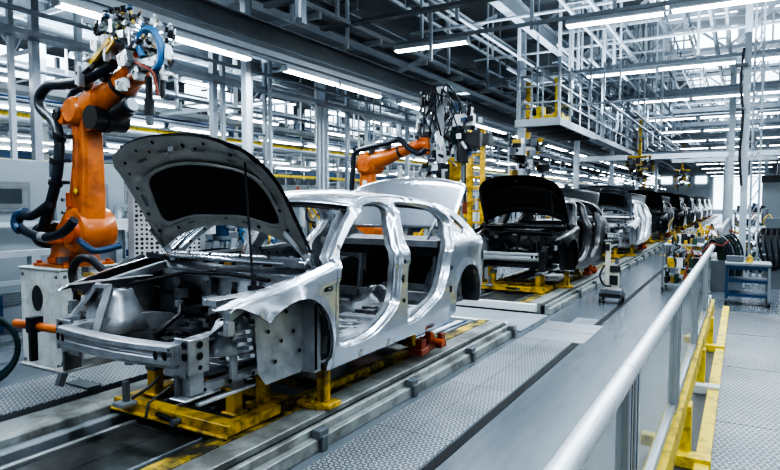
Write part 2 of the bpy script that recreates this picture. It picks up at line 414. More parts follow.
def make_car(name, label, loc):
    root=thing(name,label,'car body',loc); OFF=(0,0,-CZ)
    def B(mb,nm,**k): return mb.build(nm,parent=root,off=OFF,**k)
    fh,rh,qh=rest_loop(FR_HOLE),rest_loop(RR_HOLE),rest_loop(QT_HOLE,.02)
    so=resample(SIDE_OUT,.035)
    # ---- outer side frame
    mb=MB(); build_panel(mb,so,[fh,rh,qh],side_map,'silver')
    st_=[(0,0),(.004,-.006),(.006,-.02),(.008,-.045),(.022,-.050),(.024,-.075)]
    ring(mb,fh,side_map,st_,'silver'); ring(mb,rh,side_map,st_,'silver')
    ring(mb,qh,side_map,[(0,0),(.004,-.006),(.006,-.03)],'silver')
    n=len(so); ring(mb,so,side_map,[(0,0),(.004,-.008),(.004,-.05)],'silver')
    # door hinge and striker marks, tail lamp recess, fuel flap
    for y,z in ((2.20,.98),(2.23,1.12),(2.24,.80)): mb.disc(side_map(y,z),(1,0,0),.018,'hole',10)
    mb.box((side_map(2.225,.98)[0]+.003,2.225,.98),(.004,.035,.06),'hole')
    mb.disc(side_map(3.16,.98),(1,0,0),.02,'hole',10); mb.box((side_map(3.15,.78)[0]+.004,3.15,.78),(.01,.02,.06),'hole')
    el=[(4.085+.035*math.cos(a*math.pi/8),1.03+.065*math.sin(a*math.pi/8)) for a in range(16)]; mb.add([(side_map(*p)[0]+.005,p[0],p[1]) for p in el],[tuple(range(16))],'hole')
    s1=B(mb,'side_panel'); mirror(s1,'side_panel',root)
    # ---- inner side frame
    ins=lambda y,z:(side_map(y,z)[0]-.13,y,z)
    mb=MB(); f2=inset(fh,.018); r2=inset(rh,.018)
    build_panel(mb,inset(so,.01),[f2,r2,qh],ins,'bare')
    ring(mb,f2,ins,[(0,0),(.006,.05)],'bare'); ring(mb,r2,ins,[(0,0),(.006,.05)],'bare')
    for lp in (f2,r2):
        for i in range(0,len(lp),7):
            p=lp[i]; q=inset(lp,-.035)[i]; x=ins(*q)[0]
            mb.disc((x-.002,q[0],q[1]),(-1,0,0),.012,'hole',8)
    s2=B(mb,'inner_side_panel'); mirror(s2,'inner_side_panel',root)
    # ---- fender
    mb=MB(); fo=resample(FEND_OUT,.035)
    build_panel(mb,fo,[],fender_map,'silver',.04)
    ring(mb,fo,fender_map,[(0,0),(.003,-.006),(.004,-.028)],'silver')
    # side marker recess
    x=fender_map(1.22,1.02)[0]+.004
    mb.box((x,1.20,1.025),(.006,.085,.030),'hole'); mb.box((x+.003,1.21,1.025),(.006,.03,.012),'bare')
    s3=B(mb,'fender'); mirror(s3,'fender',root)
    mb=MB(); build_panel(mb,inset(fo,.004),[],lambda y,z:(fender_map(y,z)[0]-.014,y,fender_map(y,z)[2]-.004),'black_in',.06)
    s4=B(mb,'fender_liner'); mirror(s4,'fender_liner',root)
    # ---- roof
    def ztop(y):
        pr=[p for p in SIDE_OUT if p[1]>1.5 and p[0]>1.6]; pr.sort()
        for a,b in zip(pr,pr[1:]):
            if a[0]<=y<=b[0]: return a[1]+(b[1]-a[1])*(y-a[0])/(b[0]-a[0])
        return pr[0][1] if y<pr[0][0] else pr[-1][1]
    def roof(u,v):
        s=2*u-1; y0=1.80-.10*(1-s*s); y1=3.16+.14*(1-s*s); y=y0+(y1-y0)*v
        yy=1.80+(3.16-1.80)*v; zt=ztop(yy); w=side_map(yy,zt)[0]+.004
        return (s*w,y,zt+.055*(1-abs(s)**2.4)*(.55+.45*math.sin(math.pi*min(1,.15+v)))-.012*(1-min(1,v*8))+.002)
    mb=MB(); mb.grid(roof,24,24,'silver')
    mb.grid(lambda u,v:(roof(u,0)[0],roof(u,0)[1]+v*.09,roof(u,0)[2]-.035),24,1,'seal')
    B(mb,'roof_panel',solid=.012)
    mb=MB()
    for yy,t in ((1.86,.05),(2.3,.05),(2.75,.05),(3.15,.08)):
        mb.tube([(s*.62,yy,ztop(yy)+.035*(1-s*s)-.045) for s in [i/6-1 for i in range(13)]],t*.45,'bare_dark',6)
    B(mb,'roof_bow')
    # ---- cowl / windscreen base and firewall
    mb=MB()
    def cowl(u,v):
        s=2*u-1; yb=1.20-.14*(1-s*s)
        prof=[(yb-.02,1.165),(yb-.012,1.19),(yb+.01,1.205),(yb+.05,1.212),(yb+.07,1.19),(yb+.11,1.14)]
        k=v*5; i=min(4,int(k)); f=k-i
        return (s*.71, prof[i][0]+(prof[i+1][0]-prof[i][0])*f, prof[i][1]+(prof[i+1][1]-prof[i][1])*f+.02*(1-s*s))
    mb.grid(cowl,20,10,'silver')
    for s in (-.8,-.45,-.1,.3,.62): mb.disc((s*.71,1.21-.14*(1-s*s),1.222),(0,-.3,1),.012,'hole',8)
    B(mb,'cowl',solid=.004)
    mb=MB()
    mb.grid(lambda u,v:((2*u-1)*.72, 1.20-.05*math.sin(math.pi*v)+.02*math.sin(9*u), .56+.58*v),20,10,'bare')
    rq=random.Random(23)
    for _ in range(30): mb.box((rq.uniform(-.62,.62),1.125,rq.uniform(.66,1.08)),(rq.uniform(.02,.10),rq.uniform(.02,.05),rq.uniform(.01,.05)),rq.choice(('bare_dark','bare','black_in','alu')))
    for x,z,r in [(-.5,1.0,.045),(-.3,.93,.03),(-.12,1.02,.05),(.1,.95,.025),(.22,.83,.055),(.38,.98,.03),(.5,.86,.04),(-.2,.8,.035),(.02,.72,.06),(-.42,.76,.05),(.33,.70,.03)]:
        mb.disc((x,1.135,z),(0,-1,0),r,'hole' if r!=.045 else 'alu',14)
    mb.bar((-.68,1.13,.90),(.68,1.13,.90),.02,.03,'bare_dark'); mb.bar((-.6,1.12,1.07),(.6,1.12,1.07),.05,.03,'bare')
    mb.disc((-.36,1.118,.88),(0,-1,0),.13,'hole',18); mb.bar((-.1,1.12,.55),(-.1,1.12,1.1),.05,.02,'bare_dark'); mb.bar((.3,1.12,.55),(.3,1.12,1.1),.04,.02,'bare')
    mb.box((-.48,1.08,.84),(.2,.08,.12),'bare_dark')
    B(mb,'firewall',solid=.004)
    # ---- front rails, strut towers, wheel housings
    for s in (-1,1):
        mb=MB()
        rr=[]
        for y,zc,xx in ((.28,.74,.50),(.6,.75,.49),(.85,.74,.47),(1.05,.70,.45),(1.25,.60,.42)):
            rr.append([(s*(xx+a*.038),y,zc+b*.066) for a,b in ((-1,-1),(1,-1),(1,1),(-1,1))])
        mb.loft(rr,'bare',True,True,False)
        for y in (.30,.42,.66,.8): mb.disc((s*.531,y,.745),(s,0,0),.024,'hole',10); 
        for y in (.36,.5,.74): mb.disc((s*.47,y,.815),(0,0,1),.014,'hole',8)
        mb.box((s*.555,.42,.80),(.05,.16,.02),'bare'); mb.box((s*.50,.27,.70),(.18,.014,.18),'bare')
        B(mb,'front_rail',bevel=.004)
        mb=MB()   # upper rail
        up=[(.50,.93,.675),(.62,1.00,.70),(.9,1.05,.72),(1.2,1.10,.735)]
        mb.loft([[(s*(x+a*.028),y,z+b*.03) for a,b in ((-1,-1),(1,-1),(1,1),(-1,1))] for y,z,x in up],'bare',True,True,False)
        mb.box((s*.66,.70,1.045),(.10,.62,.006),'bare')
        for y in (.5,.6,.74,.88,1.0): mb.disc((s*.655,y,1.050),(0,0,1),.013,'hole',8)
        # gusset down to the rail
        mb.add([(s*.69,.52,.92),(s*.69,.68,.97),(s*.56,.60,.80),(s*.56,.42,.80)],[(0,1,2,3)],'bare')
        B(mb,'upper_rail',bevel=.004)
        mb=MB(); zt_=1.0 if s<0 else .80  # strut tower
        n=20; rings=[]
        for r,z in ((.26,.70),(.215,.80),(.165,.90),(.13,.98),(.115,1.025),(.085,1.032),(.055,1.025),(.050,1.01)):
            rings.append([(s*(.545+r*math.cos(2*math.pi*k/n)*.62),.66+r*math.sin(2*math.pi*k/n)*.88,.70+(z-.70)*(.86 if s<0 else .55)) for k in range(n)])
        mb.loft(rings,'bare',True,False)
        mb.disc((s*.545,.66,.966 if s<0 else .871),(0,0,1),.052,'hole',16)
        for a in (30,150,270): mb.disc((s*.545+.055*math.cos(R(a)),.66+.075*math.sin(R(a)),.987 if s<0 else .884),(0,0,1),.012,'hole',8)
        if s<0: mb.bar((s*.42,.40,.74),(s*.50,.56,1.02),.05,.02,'bare'); mb.bar((s*.66,.36,.80),(s*.62,.54,1.02),.04,.02,'bare'); mb.bar((s*.50,.56,1.02),(s*.62,.54,1.02),.05,.02,'bare')
        B(mb,'strut_tower',solid=.006)
        for c,nm in ((WF,'front_wheel_housing'),(WR,'rear_wheel_housing')):
            mb=MB()
            x0=.73 if nm[0]=='f' else .55
            a=arc(c,WRAD+.012,195 if nm[0]=='r' else 132,-15,22)
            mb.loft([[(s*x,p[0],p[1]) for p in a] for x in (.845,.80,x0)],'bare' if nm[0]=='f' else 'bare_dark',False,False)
            if nm[0]=='f':
                mb.add([(s*x0,p[0],p[1]) for p in a]+[(s*x0,1.1,.47),(s*x0,.76,.47),(s*x0,.69,.56)],[tuple(range(len(a)+3))],'bare')
                for y,z in ((.78,.80),(.95,.9),(1.02,.76),(.84,.60),(.9,.72),(1.08,.62)): mb.disc((s*(x0+.004),y,z),(s,0,0),.014,'hole',8)
                mb.box((s*.78,1.155,.70),(.10,.07,.46),'bare'); mb.box((s*.833,1.135,.70),(.006,.02,.42),'hole')
                for k in range(4): mb.bar((s*.68,.57+.012*k,.83-.05*k),(s*.79,.55+.012*k,.85-.05*k),.03,.022,'bare')
                mb.box((s*.70,.52,.84),(.12,.12,.015),'bare'); mb.box((s*.74,.45,.88),(.04,.05,.08),'alu')
                mb.box((s*.64,.58,.66),(.02,.05,.22),'bare'); mb.disc((s*.652,.58,.74),(s,0,0),.016,'hole',8)
            else:
                mb.add([(s*x0,p[0],p[1]) for p in a]+[(s*x0,3.9,.52),(s*x0,3.2,.52)],[tuple(range(len(a)+2))],'hole')
                mb.tube([(s*.72,3.45,.9),(s*.70,3.50,.7),(s*.66,3.52,.56)],.035,'black',8); mb.box((s*.68,3.66,.60),(.14,.16,.05),'bare_dark'); mb.cyl((s*.7,3.72,.92),(s*.7,3.74,.62),.04,'bare_dark',8)
            B(mb,nm)
    # ---- bumper beam and crash boxes
    mb=MB()
    def bb(x): return .19+.06*(abs(x)/.6)**2
    rings=[]
    for i in range(15):
        x=-.525+1.06*i/14; y=bb(x)
        pr=[(0,.066),(-.030,.060),(-.032,.030),(-.012,.022),(-.012,.006),(-.034,-.002),(-.034,-.040),(-.012,-.050),(0,-.066),(.05,-.066),(.05,.066)]
        rings.append([(x,y+a,.735+b*1.05) for a,b in pr])
    mb.loft(rings,'bare',True,True,False)
    for s in (-1,1):
        for x in (.505,.44): 
            mb.disc((s*x,bb(x)-.031,.745),(0,-1,0),.026,'hole',12,ax=.75)
        mb.disc((s*.53,bb(.53)-.031,.785),(0,-1,0),.008,'hole',8)
    for x in (-.35,-.2,.15,.3): mb.disc((x,bb(x)-.012,.772),(0,-1,0),.006,'hole',6)
    B(mb,'bumper_beam',bevel=.004)
    for s in (-1,1):
        mb=MB()
        mb.box((s*.50,.265,.745),(.09,.10,.12),'bare'); mb.box((s*.625,.33,.735),(.012,.15,.20),'bare'); mb.box((s*.56,.275,.735),(.13,.012,.20),'bare')
        for z in (.80,.735,.67): mb.disc((s*.632,.33,z),(s,0,0),.022 if z!=.67 else .014,'hole',10)
        for z in (.80,.735): mb.disc((s*.585,.267,z),(0,-1,0),.022,'hole',10)
        mb.box((s*.57,.33,.58),(.08,.10,.14),'bare'); mb.box((s*.57,.33,.50),(.13,.22,.012),'alu'); mb.box((s*.53,.30,.56),(.02,.12,.14),'bare_dark')
        B(mb,'crash_box',bevel=.004)
    # subframe and lower longitudinal members
    mb=MB()
    for s in (-1,1):
        mb.bar((s*.56,.28,.515),(s*.54,1.2,.515),.05,.055,'bare'); mb.bar((s*.64,.30,.465),(s*.64,.75,.465),.035,.02,'alu')
        for y in (.4,.6,.8,1.0): mb.disc((s*.585,y,.515),(s,0,0),.015,'hole',8)
        mb.bar((s*.3,.55,.52),(s*.5,.95,.55),.06,.04,'bare_dark')
    mb.bar((-.5,.78,.53),(.5,.78,.53),.09,.05,'bare_dark'); mb.bar((-.5,1.1,.55),(.5,1.1,.55),.10,.06,'bare_dark')
    for x in (-.3,-.1,.12,.3): mb.box((x,.9,.6),(.09,.12,.05),'bare_dark',rz=x)
    B(mb,'subframe',bevel=.004)
    # engine-bay brackets, pipes and loom
    mb=MB(); rr_=random.Random(3)
    for _ in range(26):
        x=rr_.uniform(-.44,.44); y=rr_.uniform(.85,1.10); z=rr_.uniform(.60,.98)
        mb.box((x,y,z),(rr_.uniform(.03,.12),rr_.uniform(.02,.1),rr_.uniform(.02,.09)),rr_.choice(['bare_dark','bare','bare_dark','black_plastic']),rz=rr_.uniform(-.5,.5))
    mb.tube([(-.62,.8,1.0),(-.3,1.05,1.08),(.1,1.08,1.09),(.5,1.06,1.07)],.014,'black',6)
    mb.tube([(-.35,1.05,.95),(-.2,.9,.80),(-.3,.75,.66)],.018,'black',8); mb.tube([(.25,1.08,.9),(.3,.95,.75),(.2,.85,.62)],.02,'black',8)
    B(mb,'bay_bracket')
    # ---- floor pan, tunnel, seat members, seat bulkhead
    mb=MB()
    def flr(u,v):
        x=(2*u-1)*.76; y=1.25+2.05*v
        z=.525+.10*math.exp(-(x/.13)**4)+.008*math.sin(x*60)+.006*math.sin(y*30)
        if y>3.0: z+=.12*min(1,(y-3.0)/.25)
        if y<1.5: z+=.1*(1.5-y)/.25
        return (x,y,z)
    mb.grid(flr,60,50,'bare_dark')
    rr_=random.Random(5)
    for _ in range(26):
        x=rr_.choice([-1,1])*rr_.uniform(.2,.68); y=rr_.uniform(1.55,2.95); mb.disc((x,y,.54),(0,0,1),rr_.uniform(.012,.04),'hole',10)
    B(mb,'floor_pan')
    mb=MB()
    for y,h in ((1.72,.07),(2.08,.09),(2.45,.07),(2.92,.10)):
        for s in (-1,1):
            mb.loft([[(s*x,y+a,.53+b*h) for a,b in ((-.07,0),(-.04,1),(.04,1),(.07,0))] for x in (.14,.45,.76)],'bare',True,True,False)
            for x in (.25,.4,.55,.68): mb.disc((s*x,y,.531+h),(0,0,1),.014,'hole',8); mb.box((s*x,y-.055,.53+h*.6),(.05,.012,.02),'alu')
    for s in (-1,1):
        mb.bar((s*.70,1.3,.565),(s*.70,3.1,.575),.13,.12,'bare')
        for k in range(8): mb.disc((s*.70,1.4+.2*k,.63),(0,0,1),.016,'hole',8)
    for s in (-1,1): mb.bar((s*.2,1.55,.62),(s*.62,1.95,.60),.03,.03,'alu'); mb.bar((s*.2,2.2,.62),(s*.62,2.25,.62),.03,.03,'alu')
    rq=random.Random(17)
    for _ in range(40):
        s=rq.choice((-1,1)); mb.box((s*rq.uniform(.2,.66),rq.uniform(1.5,3.0),.57+rq.uniform(0,.03)),(rq.uniform(.03,.16),rq.uniform(.02,.12),rq.uniform(.02,.07)),rq.choice(('bare','bare_dark','alu','black_in')))
    B(mb,'seat_crossmember',bevel=.003)
    mb=MB()
    for x in (-.66,-.2,.25,.66): mb.bar((x,3.22,.62),(x,3.3,1.18),.05,.03,'bare_dark')
    mb.bar((-.68,3.23,.66),(.68,3.23,.66),.05,.10,'bare'); mb.bar((-.68,3.27,1.12),(.68,3.27,1.12),.03,.10,'black_in')
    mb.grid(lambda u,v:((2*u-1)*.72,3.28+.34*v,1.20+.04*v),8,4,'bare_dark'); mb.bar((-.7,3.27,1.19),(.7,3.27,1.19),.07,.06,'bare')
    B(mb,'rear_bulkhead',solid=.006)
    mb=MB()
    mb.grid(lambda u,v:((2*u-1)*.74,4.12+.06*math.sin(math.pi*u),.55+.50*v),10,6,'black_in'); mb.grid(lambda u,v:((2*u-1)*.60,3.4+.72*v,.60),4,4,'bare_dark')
    mb.bar((-.6,4.18,.60),(.6,4.18,.60),.06,.09,'bare')
    B(mb,'tail_panel',solid=.006)
    # ---- dashboard beam
    mb=MB()
    mb.tube([(-.72,1.40,1.05),(.72,1.40,1.05)],.030,'black_plastic',8)
    rr_=random.Random(11)
    for _ in range(24):
        x=rr_.uniform(-.68,.68); mb.box((x,1.38+rr_.uniform(-.06,.08),1.0+rr_.uniform(-.2,.12)),(rr_.uniform(.04,.16),rr_.uniform(.03,.1),rr_.uniform(.03,.14)),rr_.choice(['black_plastic','bare_dark','black','seal']),rz=rr_.uniform(-.4,.4))
    mb.tube([(-.05,1.42,1.0),(-.05,1.45,.8),(0,1.5,.62)],.03,'bare_dark',8); mb.tube([(.55,1.42,1.0),(.62,1.40,.8),(.66,1.36,.64)],.022,'black',8)
    mb.tube([(.35,1.4,1.02),(.4,1.5,.95),(.5,1.48,.8),(.62,1.5,.66)],.018,'black',8)
    B(mb,'dashboard_beam')
    # ---- dark inner panels fitted on the far side
    mb=MB()
    fd=resample(catmull([(1.40,.63),(1.75,.645),(1.92,.72),(2.06,.90),(2.07,1.16),(1.40,1.16),(1.38,.9)],True,4),.05)
    build_panel(mb,fd,[],lambda y,z:(-.76,y,z),'black_in',.08)
    rq=random.Random(44)
    for _ in range(34): mb.box((-.73,rq.uniform(1.45,2.0),rq.uniform(.66,1.12)),(rq.uniform(.02,.06),rq.uniform(.03,.16),rq.uniform(.02,.07)),rq.choice(('bare_dark','black_in','black_plastic','bare','alu')))
    for _ in range(14): mb.disc((-.748,rq.uniform(1.45,2.0),rq.uniform(.66,1.12)),(1,0,0),rq.uniform(.01,.035),'hole',10)
    for z in (.74,.86,.98,1.10): mb.bar((-.735,1.44,z),(-.735,2.02,z+.01),.03,.035,'bare_dark')
    mb.box((-.73,1.72,1.0),(.04,.16,.10),'black_plastic'); mb.box((-.71,1.60,.9),(.05,.10,.16),'black'); mb.box((-.70,1.86,1.07),(.03,.06,.07),'yellow')
    mb.bar((-.76,1.38,1.155),(-.76,2.08,1.165),.05,.03,'alu')
    B(mb,'door_inner_panel')
    mb=MB()
    mb.bar((-.76,2.36,1.16),(-.76,3.08,1.18),.05,.025,'alu'); mb.box((-.765,2.72,1.10),(.03,.70,.10),'bare_dark')
    for k in range(6): mb.disc((-.747,2.45+.11*k,1.10),(1,0,0),.014,'hole',8)
    mb.box((-.76,2.44,.85),(.03,.10,.42),'black_in'); mb.box((-.76,2.95,.92),(.03,.10,.36),'black_in')
    mb.box((-.74,2.55,.62),(.05,.3,.05),'bare')
    for k in range(8): mb.box((-.75,2.5+.05*k,.78+.035*((k*5)%7)),(.05,.03,.06),('black','green','bare_dark','black_plastic')[k%4])
    B(mb,'window_guide')
    # ---- hood, open
    th=R(57); H0=(0,1.22,1.235)
    def hp(s,l,up=0):   # s across in metres, l along the hood from the hinge line, up = off the hood plane (towards the outer skin)
        bend=.10*max(0,(l-.45)/.5)**2
        u=up-bend
        return (s, H0[1]-l*math.cos(th)+u*math.sin(th)*1.0, H0[2]+l*math.sin(th)+u*math.cos(th))
    def hood(u,v,d=0):
        s=2*u-1; l0=.005+.20*(1-s*s); l1=.86+.135*(1-abs(s)**2.8); w=.745-.015*v-.115*v**6; l=l0+(l1-l0)*v
        return hp(s*w, l, .055*(1-s*s)+.01-d)
    mb=MB(); mb.grid(hood,28,24,'silver')
    e=[hood(0,v/24) for v in range(25)]+[hood(u/28,1) for u in range(1,29)]+[hood(1,1-v/24) for v in range(1,25)]+[hood(1-u/28,0) for u in range(1,29)]
    B(mb,'hood_skin')
    pc0=[(-.74,.26),(-.66,.175),(-.35,.16),(0,.135),(.35,.16),(.66,.175),(.78,.26),(.78,.48),(.68,.62),(.35,.645),(0,.66),(-.35,.645),(-.62,.60),(-.70,.48)]
    mb=MB()
    def hin(u,v):
        s=2*u-1; d=.018
        # pressed frame: raised border, recess where the pad lies
        ex=max(0,1-abs(abs(s)-.86)/.10); 
        inner = (abs(s)<.74) and (.20<v<.80)
        rib=.016*math.exp(-((abs(s)-.90)/.05)**2)+.012*math.exp(-((v-.90)/.035)**2)+.012*math.exp(-((v-.07)/.04)**2)
        rec=-.024/(1+math.exp((abs(s)-.78)*40))/(1+math.exp((.13-v)*50))/(1+math.exp((v-.70)*50))
        return hood(.5+s*.497,.006+.988*v,d+rib+rec+.01)
    mb.grid(hin,44,36,'hood_under')
    mb.loft([e,[tuple(a+(b-a)*.02 for a,b in zip(p,(0,.8,1.6))) for p in e]],'seal',True,False)
    rr_=random.Random(9)
    for s,v in ((-.88,.15),(-.9,.35),(-.86,.6),(-.8,.86),(-.5,.91),(-.2,.95),(.2,.9),(.5,.93),(.72,.86),(.84,.6),(.9,.4),(.88,.2),(-.6,.08),(.1,.10),(.5,.08),(-.84,.75),(.3,.86),(-.35,.86)):
        q=Vector(hin(.5+s/2,v)); nn=Vector((0,-math.sin(th),-math.cos(th))); mb.disc(q,nn,.012+.006*rr_.random(),'hole',8,t=.006)
    for s,v,w_,h_ in ((-.55,.80,.16,.03),(-.15,.84,.18,.03),(.3,.83,.18,.03),(.62,.76,.10,.03),(-.86,.47,.03,.12),(.89,.50,.03,.12),(-.4,.085,.10,.02),(.35,.085,.10,.02)):
        mb.add([tuple(Vector(hin(.5+(s+a*w_)/2,v+b*h_))+Vector((0,-math.sin(th),-math.cos(th)))*.004) for a,b in ((-.5,-.5),(.5,-.5),(.5,.5),(-.5,.5))],[(0,1,2,3)],'bare_dark')
    mb.loft([[tuple(Vector(hood(.5+p[0]*k/2,.40+(p[1]-.40)*k,.030+dz))) for p in resample(catmull(pc0,True,4),.06)] for k,dz in ((1.02,.004),(1.07,.012),(1.12,.010),(1.16,.0))],'hood_under',True,False)
    B(mb,'hood_inner_panel')
    mb=MB()
    pc=pc0
    pl=resample(catmull(pc,True,5),.05); V,F=flat_panel(pl,[],.09)
    mb.add([hood(.5+p[0]/2,p[1],.034) for p in V],F,'pad',True)
    B(mb,'hood_pad',solid=.008)
    mb=MB()   # latch striker
    q=Vector(hin(.5,.86)); mb.box(q+Vector((0,-.01,0)),(.05,.03,.04),'bare'); mb.tube([q+Vector((-.02,0,-.01)),q+Vector((-.03,-.03,-.05)),q+Vector((-.01,-.03,-.06))],.006,'bare',6)
    B(mb,'hood_striker')
    mb=MB(); a=Vector((.60,.80,1.06)); b_=Vector(hood(.90,.80,.03))
    mb.tube([a,b_],.0075,'black',8); mb.box(a,(.05,.05,.03),'black_plastic'); mb.cyl(a+Vector((0,0,-.02)),a+Vector((0,0,.05)),.013,'black',8)
    B(mb,'hood_prop')
    for s in (-1,1):
        mb=MB()
        mb.bar((s*.69,1.28,1.17),(s*.69,1.18,1.25),.02,.05,'bare'); mb.bar((s*.69,1.18,1.25),(s*.66,1.02,1.40),.015,.03,'bare'); mb.bar((s*.70,1.22,1.16),(s*.68,1.0,1.20),.015,.04,'bare_dark')
        B(mb,'hood_hinge')
    # ---- decklid, open
    dt=R(50)
    def deck(u,v):
        q=2*u-1; l=.70*v; rc=max(0,v-.80)/.2; w=.70-.20*rc**2.5; z=1.33+l*math.sin(dt); y=3.56+l*math.cos(dt)
        c=.06*(1-q*q); bend=.09*max(0,(v-.82)/.18)**2
        return (q*w, y-c*.5+bend*.7, z+c*.55*v-bend*.25-.03*abs(q)**4*v)
    mb=MB(); mb.grid(deck,26,20,'silver')
    B(mb,'decklid',solid=.02)
    for s in (-1,1):
        mb=MB(); mb.tube([(s*.5,3.42,1.22),(s*.5,3.5,1.32),(s*.5,3.62,1.42)],.015,'bare_dark',6)
        B(mb,'decklid_hinge')
    return root
# ------------------------------------------------------------------ setting: floor and line
def S(name,a,b,m,**k): return st(name, MB().span(a,b,m), **k)
S('floor',(-34,-6,-.12),(12,95,0),'floor')
S('wall_left',(-34.1,-6,0),(-34,95,9),'wall'); S('wall_right',(12,-6,0),(12.1,95,9),'wall'); S('wall_far',(-34,95,0),(12,95.1,9),'wall'); S('wall_back',(-34,-6.1,0),(12,-6,9),'wall')
S('ceiling',(-34,-6,7.4),(12,95,7.5),'deck')
# centre walkway tread plates (two rows) and black guide line
for r,(x0,x1) in enumerate(((-2.215,-1.925),(-1.92,-1.63))):
    y=-2.4
    while y<(7.3 if r else 6.6):
        o=S('tread_plate',(x0,y,0),(x1,y+1.195,.008),'tread_br'); y+=1.2
for k,(x0,y0) in enumerate(((-2.2,6.85),(-2.2,7.42))): S('tread_plate',(x0,y0,0),(-1.5,y0+.54,.010),'alu')
S('floor_line',(-1.615,-4,0),(-1.545,60,.004),'hole')
for x in (-2.9,-2.1): S('floor_line',(x,60,0),(x+.02,90,.004),'steel_lt')
# left tread plate platform
mb=MB()
S('side_platform',(-5.12,-3,0),(-4.46,6.6,.095),'steel_dk')
for k in range(8): S('tread_plate',(-5.12,-3+1.2*k,.096),(-4.46,-3+1.2*k+1.19,.104),'tread_br')
S('side_ledge',(-4.44,-3,0),(-4.02,6.8,.06),'kerbgrey')
for y in (1.0,3.4,5.2): S('ledge_bracket',(-4.40,y,.06),(-4.28,y+.75,.11),'steel_dk')
# right tread walkway behind the yellow kerb
y=-.2
while y<10:
    for j in range(3): S('tread_plate',(-.125+1.22*j,y,0),(-.125+1.22*(j+1)-.006,y+1.69,.012),'tread')
    y+=1.7
S('yellow_kerb',(-.205,-.5,0),(-.125,10.2,.05),'yellow_clean')
S('trench_floor',(-.40,-.5,0),(-.206,10.2,.004),'trench')
S('floor_line',(-.19,12.2,0),(-.14,20,.004),'yellow_clean')

def conveyor(y0,y1):
    st('conveyor_pit',MB().span((-3.98,y0,0),(-2.64,y1,.045),'conv_dark'))
    mb=MB()
    mb.span((-3.50,y0,.045),(-3.22,y1,.095),'conv'); mb.span((-3.215,y0,.045),(-2.93,y1,.095),'conv')
    y=y0+.3
    while y<y1: mb.span((-3.5,y,.095),(-2.93,y+.006,.096),'hole'); mb.cyl((-3.28,y+.5,.095),(-3.28,y+.5,.107),.02,'steel',10); y+=1.25
    st('conveyor_deck',mb)
    mb=MB(); mb.span((-3.55,y0,.045),(-3.515,y1,.115),'alu'); mb.span((-3.60,y0,.045),(-3.565,y1,.10),'steel_dk'); st('guide_rail',mb)
    mb=MB(); mb.span((-2.90,y0,.045),(-2.875,y1,.12),'steel'); mb.span((-2.84,y0,.045),(-2.80,y1,.10),'steel_dk'); st('guide_rail',mb)
    mb=MB(); mb.span((-3.94,y0,0),(-3.80,y1,.17),'kerbgrey'); mb.span((-3.80,y0,.0),(-3.70,y1,.12),'steel_mid'); st('kerb_profile',mb,bevel=.006)
    st('worn_yellow_strip',MB().span((-4.00,y0,.0),(-3.945,y1,.145),'yellow_dirty'))
    st('worn_yellow_strip',MB().span((-2.79,y0,.045),(-2.655,y1,.145),'yellow_dirty'))
    mb=MB(); mb.span((-2.64,y0,0),(-2.455,y1,.15),'kerbgrey'); mb.span((-2.452,y0,0),(-2.40,y1,.115),'hole'); mb.span((-2.398,y0,0),(-2.36,y1,.135),'kerbgrey'); mb.span((-2.358,y0,0),(-2.30,y1,.085),'kerbgrey')
    st('kerb_profile',mb,bevel=.006)
    st('end_profile',MB().span((-3.9,y0-.09,.03),(-2.5,y0-.005,.14),'white'),bevel=.006)
    y=y0+1.7 if y0>0 else 1.75
    while y<min(y1,30): st('stop_block',MB().span((-2.35,y,.086),(-2.28,y+.10,.14),'steel_dk').span((-2.30,y+.02,0),(-2.27,y+.08,.10),'steel_dk'),bevel=.005); y+=1.25
conveyor(-4,6.95); conveyor(8.45,74)
st('end_profile',MB().span((-3.9,6.97,.02),(-2.45,7.06,.13),'white'),bevel=.006)
mb=MB()
for k,x in enumerate((-3.42,-3.30,-3.18,-3.06,-2.98)): mb.span((x,5.5,.096),(x+.10,6.9,.112),('blue','alu','blue','white','blue')[k])
tag(mb.build('slide_plate'),'blue and white striped slide plates at the end of the near conveyor','slide plate')
st('floor_pad',MB().span((-3.95,7.1,0),(-2.3,8.3,.02),'steel_mid'))

# ------------------------------------------------------------------ guard railing
rl=thing('guard_railing','long white tubular guard railing with clear panels beside the walkway','railing',(-.30,2,0))
def RB(mb,nm,parent=rl,**k): return mb.build(nm,parent=parent,off=(.33,-2,0),**k)
for a,b in ((-.6,1.93),(1.935,4.9),(4.905,8.0)):
    RB(MB().tube([(-.32,a,1.075),(-.32,b,1.075)],.028,'handrail',20),'handrail')
for k in range(6):
    y=2.02+1.62*(k-1)
    if y>8.2: break
    for dy in (-.085,.045):
        mb=MB(); mb.span((-.352,y+dy,.44),(-.312,y+dy+.085,1.045),'alu')
        mb.span((-.354,y+dy+.036,.45),(-.310,y+dy+.048,1.04),'steel_dk'); RB(mb,'post',bevel=.003)
    RB(MB().span((-.335,y-.02,.46),(-.329,y+.05,1.0),'yellow'),'shim')
    # panel with lower rail
    y1=min(y+1.62-.095,8.0)
    if y1-y>.5:
        RB(MB().span((-.334,y+.14,.50),(-.330,y1,1.035),'plexi'),'clear_panel')
        RB(MB().span((-.35,y+.135,.46),(-.314,y1,.50),'alu'),'lower_rail',bevel=.003)
        RB(MB().span((-.345,y+.135,1.030),(-.319,y1,1.045),'yellow_dirty'),'upper_strip')
    yb=y+.55 if k else y
RB(MB().span((-.375,-.4,.30),(-.285,8.1,.44),'yellow_clean'),'base_beam',bevel=.004)
